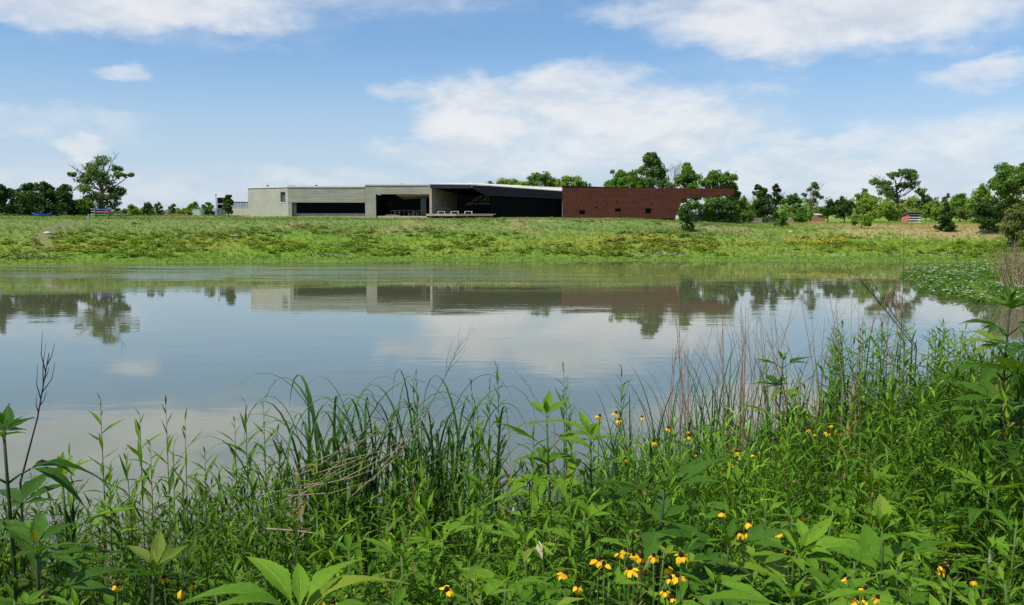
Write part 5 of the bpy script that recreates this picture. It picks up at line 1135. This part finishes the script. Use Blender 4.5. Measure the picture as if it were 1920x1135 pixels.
# ---- arching reed clump and upright reeds
def ribbon(pts, wid, r):
    V = []; U = []; F = []; n = len(pts)
    for i, p in enumerate(pts):
        d_ = (pts[min(i + 1, n - 1)] - pts[max(0, i - 1)]).normalized(); s = d_.cross(Vector((0, 0, 1)))
        if s.length < .05: s = Vector((1, 0, 0))
        s.normalize(); s = Matrix.Rotation(r, 3, 'Z') @ s; f = i / (n - 1); w = wid * (.55 + .45 * min(1, f * 5)) * (1 - f ** 2.5) + .0006; up = s.cross(d_)
        V += [p - s * w / 2, p + up * w * .18 * -1, p + s * w / 2]; U += [(0, f), (.5, f), (1, f)]
    for i in range(n - 1):
        for j in (0, 1): a = i * 3 + j; F.append((a, a + 1, a + 4, a + 3))
    return MB().add(V, F, U)
def reed_clump(px, py, d, n, label, spread=.22, arch=.5, wid=.016, mat='reed_blade', group=None, name='reed_clump', droop=1.0):
    b0, H = base_of(px, py, d); o = thing(name, label, 'reeds', b0, group); r = rp_
    for i in range(n):
        a = r.uniform(0, 6.28); q_ = Vector((math.cos(a), math.sin(a) * .6, 0)); h = H * r.uniform(.62, 1.03); ar = arch * h * r.uniform(.2, 1.0); root = Vector((r.normal() * spread, r.normal() * spread * .5, -.05)); pts = []
        curl = r.uniform(.5, 1.0) * droop
        for f in np.linspace(0, 1, 18):
            th = f ** 2.6 * (2.0 + 1.0 * curl) * min(1.0, arch * 1.9)
            stp = (h * 1.18 / 17)
            pts.append(root.copy() if not pts else pts[-1] + (q_ * math.sin(th) * (.45 + .5 * ar / (arch * h)) + Vector((0, 0, math.cos(th)))) * stp)
        zm = max(p.z for p in pts); pts = [Vector((p.x, p.y, -.05 + (p.z + .05) * h / zm)) for p in pts]
        link('blade', ribbon(pts, wid * r.uniform(.7, 1.3), r.uniform(-.6, .6)).mesh('blade', mat, True), o)
    return o
reed_clump(655, 713, 4.9, 38, 'arching reed clump with the tallest bent blades over the water', .17, .45, .025)
reed_clump(610, 745, 4.8, 30, 'arching reed clump on the open water side of the bent blades', .17, .5, .024)
reed_clump(745, 722, 5.0, 32, 'arching reed clump behind the pale fallen stems', .17, .45, .023)
reed_clump(820, 735, 5.0, 30, 'fine arching reed clump drooping to one side', .17, .6, .018)
reed_clump(545, 765, 4.7, 14, 'thin arching reeds at the end of the reed clump', .14, .6, .015)
reed_clump(700, 760, 4.7, 18, 'shorter reed clump in the middle of the arching reeds', .2, .4, .016)
for (px, py, d, n) in ((1165, 712, 5.6, 14), (1215, 700, 6.0, 16), (1300, 690, 6.4, 18), (1345, 655, 6.8, 20), (1390, 650, 7.0, 20), (1440, 640, 7.2, 18), (1520, 625, 7.4, 18), (1590, 612, 7.6, 14), (1660, 605, 7.8, 12)):
    o = reed_clump(px, py - 22, d, n + 10, 'reeds', .18, .22, .014, group='upright reeds by the water', name='reed_clump', droop=.5); ranked(o, base_of(px, py, d)[1], px, py, 'clump of upright dark green reeds', M_DEAD, 'upright reeds by the water')
# ---- dead stems
def bare_stem(px0, py0, px1, py1, d, label, mat, rad=.004, group=None, name='dead_reed', forks=0, d1=None, sub=0.0):
    """from a foot pixel to a tip pixel at a given distance; the foot goes into the ground below it"""
    tip = at(px1, py1, d1 or d); ft = at(px0, py0, d); g = ground(ft.x, ft.y); r = rp_
    lo = Vector((ft.x, ft.y, max(g - .05, -.2))) if sub == 0 else ft
    mid = lo.lerp(tip, .5) + Vector((r.uniform(-.05, .05), r.uniform(-.05, .05), r.uniform(-.06, .03) if sub else 0)) * (tip - lo).length
    if sub == 0 and ft.z > g + .05: pts = [lo, ft, ft.lerp(tip, .5) + Vector((r.uniform(-.012, .012), 0, 0)), tip]
    else: pts = [lo, lo.lerp(mid, .6), mid, mid.lerp(tip, .5), tip]
    org = Vector((ft.x, ft.y, g)); n = len(pts); mb = MB(); pts = [p - org for p in pts]
    mb.tube(pts, [rad * (1 - .72 * i / (n - 1)) for i in range(n)], 5)
    for i in range(forks):
        f = .45 + .5 * i / forks; p = pts[-2].lerp(pts[-1], max(0, (f - .4) / .6)); sg = 1 if i % 2 else -1
        ln = (pts[-1] - pts[0]).length * r.uniform(.04, .17) * (1.15 - .5 * i / forks); ax_ = (pts[-1] - pts[-2]).normalized(); sd_ = Vector((sg * r.uniform(.3, .8), r.uniform(-.4, .4), 0)); e_ = p + (ax_ * .75 + sd_ * .5) * ln * .5; mb.tube([p, e_, e_ + (ax_ + sd_ * r.uniform(0, .3)) * ln * .5], [rad * .45, rad * .28, rad * .12], 4, False)
    o = link(name, mb.mesh(name, mat), None, Matrix.Translation(org)); return tag(o, label, 'stem', group)
bare_stem(38, 905, 92, 662, 3.4, 'bare dark twig leaning up over the water beside tall ragweed', 'dark_twig', .006, name='bare_twig', forks=8)
bare_stem(790, 790, 868, 632, 5.2, 'fine leaning seed stalk above the arching reeds', 'dark_twig', .003, name='bare_twig', forks=7)
bare_stem(1710, 645, 1603, 512, 7.4, 'long thick dark twig slanting over the pond', 'dark_twig', .008, name='bare_twig', forks=4)
bare_stem(1718, 650, 1632, 522, 7.5, 'second dark twig slanting next to the long thick one', 'dark_twig', .007, name='bare_twig', forks=3)
bare_stem(1275, 780, 1272, 508, 6.0, 'very tall thin brown stem reaching up over the reflections', 'red_stem', .004, forks=3)
bare_stem(1284, 790, 1268, 600, 6.0, 'brown stem hugging the very tall thin one', 'red_stem', .004); bare_stem(1290, 780, 1290, 650, 6.0, 'short stout brown stem beside the very tall thin one', 'red_stem', .005)
bare_stem(1040, 800, 975, 700, 5.0, 'bent bare stem above the star tipped ragweed', 'red_stem', .003, forks=3)
bare_stem(1690, 620, 1695, 425, 8.2, 'lone tall twig reaching up to the far bank', 'dark_twig', .004, forks=4)
for i in range(64):
    px = rp_.choice([rp_.uniform(1250, 1480), rp_.uniform(1380, 1700)]); d = rp_.uniform(6.2, 8.0); ln = rp_.uniform(90, 190); dx = rp_.normal() * 28
    y0 = 770 - (px - 1250) * .24 + rp_.uniform(-10, 25)
    o = bare_stem(px, y0, px + dx, y0 - ln, d, 'reed', 'red_stem' if i % 3 else 'tan_stem', rp_.uniform(.003, .0052), 'brown dead stems among the reeds', forks=int(rp_.integers(0, 3))); ranked(o, o.dimensions.z, px, y0 - ln, 'thin brown dead reed', M_DEAD, 'brown dead stems among the reeds')
for (a, b_, c_, d_, dd) in ((600, 900, 800, 745, 4.3), (560, 880, 760, 790, 4.4), (520, 960, 720, 850, 4.0), (620, 870, 800, 800, 4.4), (500, 950, 650, 870, 4.1), (640, 900, 790, 815, 4.2), (570, 915, 735, 868, 4.1), (660, 930, 810, 760, 4.2), (480, 930, 640, 880, 4.2), (690, 940, 840, 850, 4.0), (540, 930, 700, 900, 4.0), (640, 850, 720, 760, 4.5), (585, 890, 690, 855, 4.2), (520, 905, 660, 830, 4.3), (700, 900, 860, 720, 4.5)):
    o = bare_stem(a, b_, c_, d_, dd, 'reed', 'tan_stem', .0030, 'pale fallen stems across the reeds', 'fallen_reed', 0, dd + rp_.uniform(-.2, .3), sub=1); ranked(o, -b_ + 0.0, (a + c_) / 2, (b_ + d_) / 2, 'pale dry stem lying slanted', [(600, 880, 'across the thin reed end'), (720, 800, 'across the arching reeds'), (700, 890, 'in the dark weeds')], 'pale fallen stems across the reeds', 'highest')
bare_stem(500, 992, 612, 1003, 3.2, 'pale grey stick lying level in the dark weeds', 'tan_stem', .005, name='stick', sub=1)
bare_stem(925, 925, 985, 868, 3.9, 'dark fallen stick propped under the star tipped ragweed', 'dark_twig', .007, name='stick', sub=1)
for (px, py, d, s, lb) in ((1010, 1015, 2.8, .07, 'yellowed dead leaf hanging among dark weeds'), (970, 943, 3.4, .06, 'curled pale dead leaf under the star tipped ragweed'), (1700, 842, 5.2, .10, 'long pale withered leaf lying on thick weeds'), (1860, 1037, 2.6, .06, 'small dry leaf in the shade below tall ragweed'), (1880, 890, 4.0, .14, 'large yellowish fading leaf beside the very tall ragweed')):
    p = at(px, py, d); mb = MB().add(*lobe(1, .42, 6, 5, .4, .5, .06, .2, .4, .02)); o = link('dead_leaf', mb.mesh('dead_leaf', 'dead_leaf', True), None, orient(p, rp_.uniform(0, 6), R(-40), s * .8, .4)); tag(o, lb, 'leaf')

# ---- coneflowers
PET = [MB().add(*lobe(1, .60, 5, 3, dr, .15, 0, .5, .62)).mesh('petal', 'flower_petal', True) for dr in (.2, .45)]
cone = MB().lathe([(.004, -.002), (.0075, .001), (.0090, .005), (.0082, .010), (.0055, .0145), (.002, .017)], (0, 0, 0), 10).mesh('flower_cone', 'flower_cone', True)
CLEAF = MB().add(*lobe(1, .30, 6, 3, .3, .4, 0, .5, .4)).mesh('leaf', 'narrow_leaf', True)
def coneflower(px, py, d, label, group, droop=None, s=1.0):
    b0, H = base_of(px, py, d); o = thing('coneflower', label, 'flower', b0, group); r = rp_; tip = Vector((0, 0, H))
    bx_, by_ = r.uniform(-.10, .10, 2) * H; sv = r.uniform(.55, .9)
    pts = [Vector((bx_ * (1 - f) ** 2, by_ * (1 - f) ** 2, H * f - (.04 if f == 0 else .004))) for f in np.linspace(0, 1, 6)]
    link('stem', MB().tube(pts, [.0028, .0026, .0023, .002, .0018, .0018], 5).mesh('stem', 'green_stem', True), o)
    tl = Matrix.Translation(tip) @ Euler((r.uniform(-.35, .35), r.uniform(-.35, .35), r.uniform(0, 6))).to_matrix().to_4x4() @ Matrix.Diagonal((s * sv, s * sv, s * sv, 1))
    link('flower_cone', cone, o, tl); n = r.integers(7, 10); dp = droop if droop is not None else r.uniform(-48, -8)
    for i in range(n):
        if r.random() < .12: continue
        link('petal', PET[r.integers(2)], o, tl @ orient(Vector((0, 0, .003)), i * 2 * math.pi / n + r.uniform(-.2, .2), R(dp + r.uniform(-22, 22)), r.uniform(.026, .039), r.uniform(-.35, .35)))
    for f in (.35, .6): link('leaf', CLEAF, o, orient(pts[0].lerp(pts[-1], f), r.uniform(0, 6.28), R(35), .055))
    ranked(o, -py, px, py, label, [(0, 0, '')], group, 'highest')
G1 = 'coneflowers clustered under the dark stemmed ragweed'
for (px, py) in ((1059, 1078), (1083, 1100), (1122, 1052), (1133, 1060), (1162, 1038), (1172, 1034), (1188, 1042), (1202, 1045), (1226, 1043), (1182, 1068), (1277, 1043), (1250, 1065), (1256, 1086), (1270, 1081), (1246, 1110), (1262, 1122), (1285, 1127), (1306, 1128)):
    coneflower(px, py, rp_.uniform(2.25, 2.6), 'yellow drooping coneflower in the crowded cluster near the dark stemmed ragweed', G1)
G2 = 'coneflowers by the star tipped ragweed'
for (px, py) in ((1124, 781), (1155, 775), (1160, 788), (1204, 783), (1253, 804), (1226, 828), (1291, 809), (1293, 818), (1307, 853), (1173, 863), (955, 896), (968, 905)):
    coneflower(px, py, rp_.uniform(4.0, 4.6), 'yellow coneflower standing tall beside the star tipped ragweed', G2)
for (px, py) in ((1518, 806), (1557, 798), (1552, 812), (1570, 811), (1530, 815)): coneflower(px, py, rp_.uniform(5.0, 5.5), 'small yellow coneflower in the tight group on the fine leaved weeds', 'tight group on fine leaved weeds')
for (px, py) in ((1381, 847), (1413, 853), (1376, 872)): coneflower(px, py, rp_.uniform(4.4, 4.9), 'small scattered coneflower over fine leaved weeds', 'scattered small coneflowers')
for (px, py) in ((1355, 962), (1405, 981), (1404, 999), (1388, 1000), (1460, 998), (1510, 970), (1478, 1036)): coneflower(px, py, rp_.uniform(2.8, 3.2), 'coneflower among light young ragweed, by the low dark ragweed', 'coneflowers by the low dark ragweed')
for (px, py) in ((187, 1098), (220, 1098), (308, 1084), (343, 1106), (362, 1096)): coneflower(px, py, rp_.uniform(2.3, 2.6), 'drooping coneflower low in the shaded weeds above grey water', 'coneflowers in the shaded weeds', -60)
for (px, py) in ((1767, 1064), (1763, 1072), (1824, 1089)): coneflower(px, py, rp_.uniform(2.4, 2.7), 'coneflower at the edge of the deep shade below tall ragweed', 'coneflowers at the edge of the shade')
for (px, py) in ((1590, 1088), (1622, 1106), (1610, 1124), (1645, 1122), (1840, 1130), (595, 1131), (625, 1133), (838, 1108)): coneflower(px, py, rp_.uniform(2.05, 2.3), 'coneflower half sunk in broad young leaves', 'coneflowers in broad young leaves')

# ---- the mass of weeds: joined geometry nobody could count
def weed_proto(seed, n=26, leaf=.085, wid=.15, up=45, f0=.12, seg=2):
    q_ = np.random.default_rng(seed); V = []; T = []; yaw = q_.uniform(0, 6.28); bend = q_.uniform(-.06, .06, 2)
    def ax(f): return np.array([bend[0] * f * f, bend[1] * f * f, f])
    for s_ in ((1, 0), (0, 1)):
        w = .0035; a, b_ = ax(0), ax(.55); c_ = ax(1.0); e = np.array([s_[0], s_[1], 0]) * w; o_ = len(V); V += [a - e, a + e, b_ - e * .8, b_ + e * .8, c_]; T += [(o_, o_ + 1, o_ + 3), (o_, o_ + 3, o_ + 2), (o_ + 2, o_ + 3, o_ + 4)]
    for i in range(n):
        f = f0 + (1 - f0) * i / (n - 1); p = ax(f); L = leaf * (.7 + .55 * math.sin(math.pi * (.15 + .75 * i / n))) * q_.uniform(.7, 1.25); pt = R(up + q_.uniform(-25, 20) + 25 * (i / n) ** 3)
        d_ = np.array([math.cos(yaw) * math.cos(pt), math.sin(yaw) * math.cos(pt), math.sin(pt)]); s_ = np.array([-math.sin(yaw), math.cos(yaw), 0]) * L * wid * .55; up_ = np.cross(s_, d_); up_ = up_ / (np.linalg.norm(up_) + 1e-9) * L
        m_ = p + d_ * L * .45; t_ = p + d_ * L - np.array([0, 0, L * q_.uniform(.05, .30)]); o_ = len(V)
        fo = up_ * wid * .25
        V += [p, m_ + s_ - fo, m_ + fo * .0, m_ - s_ - fo, t_]; T += [(o_, o_ + 1, o_ + 2), (o_, o_ + 2, o_ + 3), (o_ + 1, o_ + 4, o_ + 2), (o_ + 2, o_ + 4, o_ + 3)]; yaw += R(137.5) + q_.uniform(-.5, .5)
    return np.array(V), np.array(T)
weeds = [weed_proto(200 + i, 30, .115, .125, 36) for i in range(7)]; fine = [weed_proto(300 + i, 34, .080, .135, 42) for i in range(5)]
def broad_proto(seed, n=10):
    return weed_proto(seed, n, .26, .46, 22, .25)
broad = [broad_proto(400 + i, 9 + i) for i in range(6)]
q = np.random.default_rng(77)
def scatter_near(n, x0, x1, y0, y1):
    x = q.uniform(x0, x1, n); y = q.uniform(y0, y1, n); return x, y
def px_of(x, y, z):
    zz = z - CAM_Z; f = y * CP - zz * SP; v = y * SP + zz * CP
    return CX + FPX * x / f, CY - FPX * v / f
LINE_X = [0, 150, 420, 520, 700, 860, 960, 1120, 1200, 1300, 1400, 1500, 1600, 1700, 1800, 1920]
LINE_Y = [940, 955, 940, 870, 835, 845, 890, 890, 830, 805, 760, 718, 668, 648, 655, 655]
def mass(protos, n, box, hlo, hhi, mat, name, label, dens=None, lift=0, wsc=1.0, cat='weeds', cols_=((.026, .078, .006), (.120, .240, .015))):
    x, y = scatter_near(n, *box); s_ = pond_sd(x, y); g = terrain(x, y); u, v = px_of(x, y, g + .3)
    ok = (s_ > .15) & (u > -600) & (u < 3000) & (y > 1.1)
    if dens is not None: ok &= q.random(n) < dens(u, x, y, s_)
    x, y, g, u = x[ok], y[ok], g[ok], u[ok]; n = len(x)
    H = q.uniform(0, 1, n) ** .8 * (hhi(u, y) - hlo(u, y)) + hlo(u, y)
    lim = np.interp(u, LINE_X, LINE_Y) + q.normal(size=n) * 22 + lift
    vv = (CY - lim) / FPX; zmax = CAM_Z + y * (-SP + CP * vv) / (CP + SP * vv); H = np.minimum(H, zmax - g); k_ = H > .12; x, y, g, H = x[k_], y[k_], g[k_], H[k_]; n = len(x)
    sc_ = Scatter(); ty = q.integers(0, len(protos), n)
    for i, pr in enumerate(protos):
        k_ = ty == i; m_ = k_.sum(); w_ = np.clip(H[k_], .45, 1.2) * wsc
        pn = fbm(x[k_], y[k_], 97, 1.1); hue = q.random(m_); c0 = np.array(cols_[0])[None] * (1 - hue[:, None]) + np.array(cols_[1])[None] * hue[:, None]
        ux, _ = px_of(x[k_], y[k_], g[k_] + .3); c0 = c0 * np.interp(ux, [350, 950], [.66, 1.0])[:, None] * np.clip(.05 + 1.85 * pn, .35, 1.4)[:, None] * q.uniform(.7, 1.25, (m_, 1)); dry = q.random(m_) < .035; c0[dry] = (.20, .16, .06)  # left-hand weeds darkened: the shade of backlit growth is put into their colour
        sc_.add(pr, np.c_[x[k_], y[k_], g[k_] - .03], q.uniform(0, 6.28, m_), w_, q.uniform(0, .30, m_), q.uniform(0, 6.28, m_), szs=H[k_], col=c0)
    tag(sc_.build(name, mat), label, cat, kind='stuff'); return n
fill = [weed_proto(600 + i, 11, .20, .17, 30, .25) for i in range(5)]
one = lambda c_: (lambda u, y: np.full(len(u), c_))
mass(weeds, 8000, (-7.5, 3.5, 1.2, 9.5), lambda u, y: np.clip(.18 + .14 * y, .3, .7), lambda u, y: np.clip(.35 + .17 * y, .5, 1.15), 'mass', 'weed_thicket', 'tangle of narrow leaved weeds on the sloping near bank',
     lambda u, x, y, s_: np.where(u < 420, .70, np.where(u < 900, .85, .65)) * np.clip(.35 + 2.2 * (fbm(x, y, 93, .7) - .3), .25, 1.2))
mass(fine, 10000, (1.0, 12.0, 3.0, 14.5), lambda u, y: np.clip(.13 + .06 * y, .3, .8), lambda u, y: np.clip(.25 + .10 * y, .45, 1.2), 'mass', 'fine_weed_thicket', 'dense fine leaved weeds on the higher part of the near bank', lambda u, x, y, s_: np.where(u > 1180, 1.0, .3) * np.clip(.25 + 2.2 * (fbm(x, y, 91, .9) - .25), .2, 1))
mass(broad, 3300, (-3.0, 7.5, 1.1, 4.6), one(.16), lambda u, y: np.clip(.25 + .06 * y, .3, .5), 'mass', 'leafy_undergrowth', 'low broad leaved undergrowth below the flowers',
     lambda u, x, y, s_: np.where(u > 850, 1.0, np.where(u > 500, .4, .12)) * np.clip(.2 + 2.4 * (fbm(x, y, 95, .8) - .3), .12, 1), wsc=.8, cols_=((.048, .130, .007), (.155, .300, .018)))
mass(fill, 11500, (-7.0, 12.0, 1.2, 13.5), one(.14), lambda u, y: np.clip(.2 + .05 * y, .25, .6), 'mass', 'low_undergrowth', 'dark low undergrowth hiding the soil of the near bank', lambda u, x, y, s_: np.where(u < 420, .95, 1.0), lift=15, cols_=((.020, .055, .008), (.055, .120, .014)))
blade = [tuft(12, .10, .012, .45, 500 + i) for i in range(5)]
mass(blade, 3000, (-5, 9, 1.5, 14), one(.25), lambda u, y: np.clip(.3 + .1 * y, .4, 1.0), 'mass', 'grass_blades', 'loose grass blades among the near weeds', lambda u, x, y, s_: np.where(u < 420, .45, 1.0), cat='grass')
# dry litter and twigs on the soil
lit = MB()
for i in range(500):
    x = q.uniform(-4, 7); y = q.uniform(1.4, 9)
    g = ground(x, y)
    if g < .1: continue
    a = q.uniform(0, 6.28); ln = q.uniform(.1, .5); lit.tube([(x, y, g + .02), (x + math.cos(a) * ln, y + math.sin(a) * ln, max(g, ground(x + math.cos(a) * ln, y + math.sin(a) * ln)) + .05)], [.003, .0015], 3, False)
o = lit.build('plant_litter', 'tan_stem'); tag(o, 'dry stems littering the soil under the weeds', 'litter', kind='stuff')

finish_ranks()
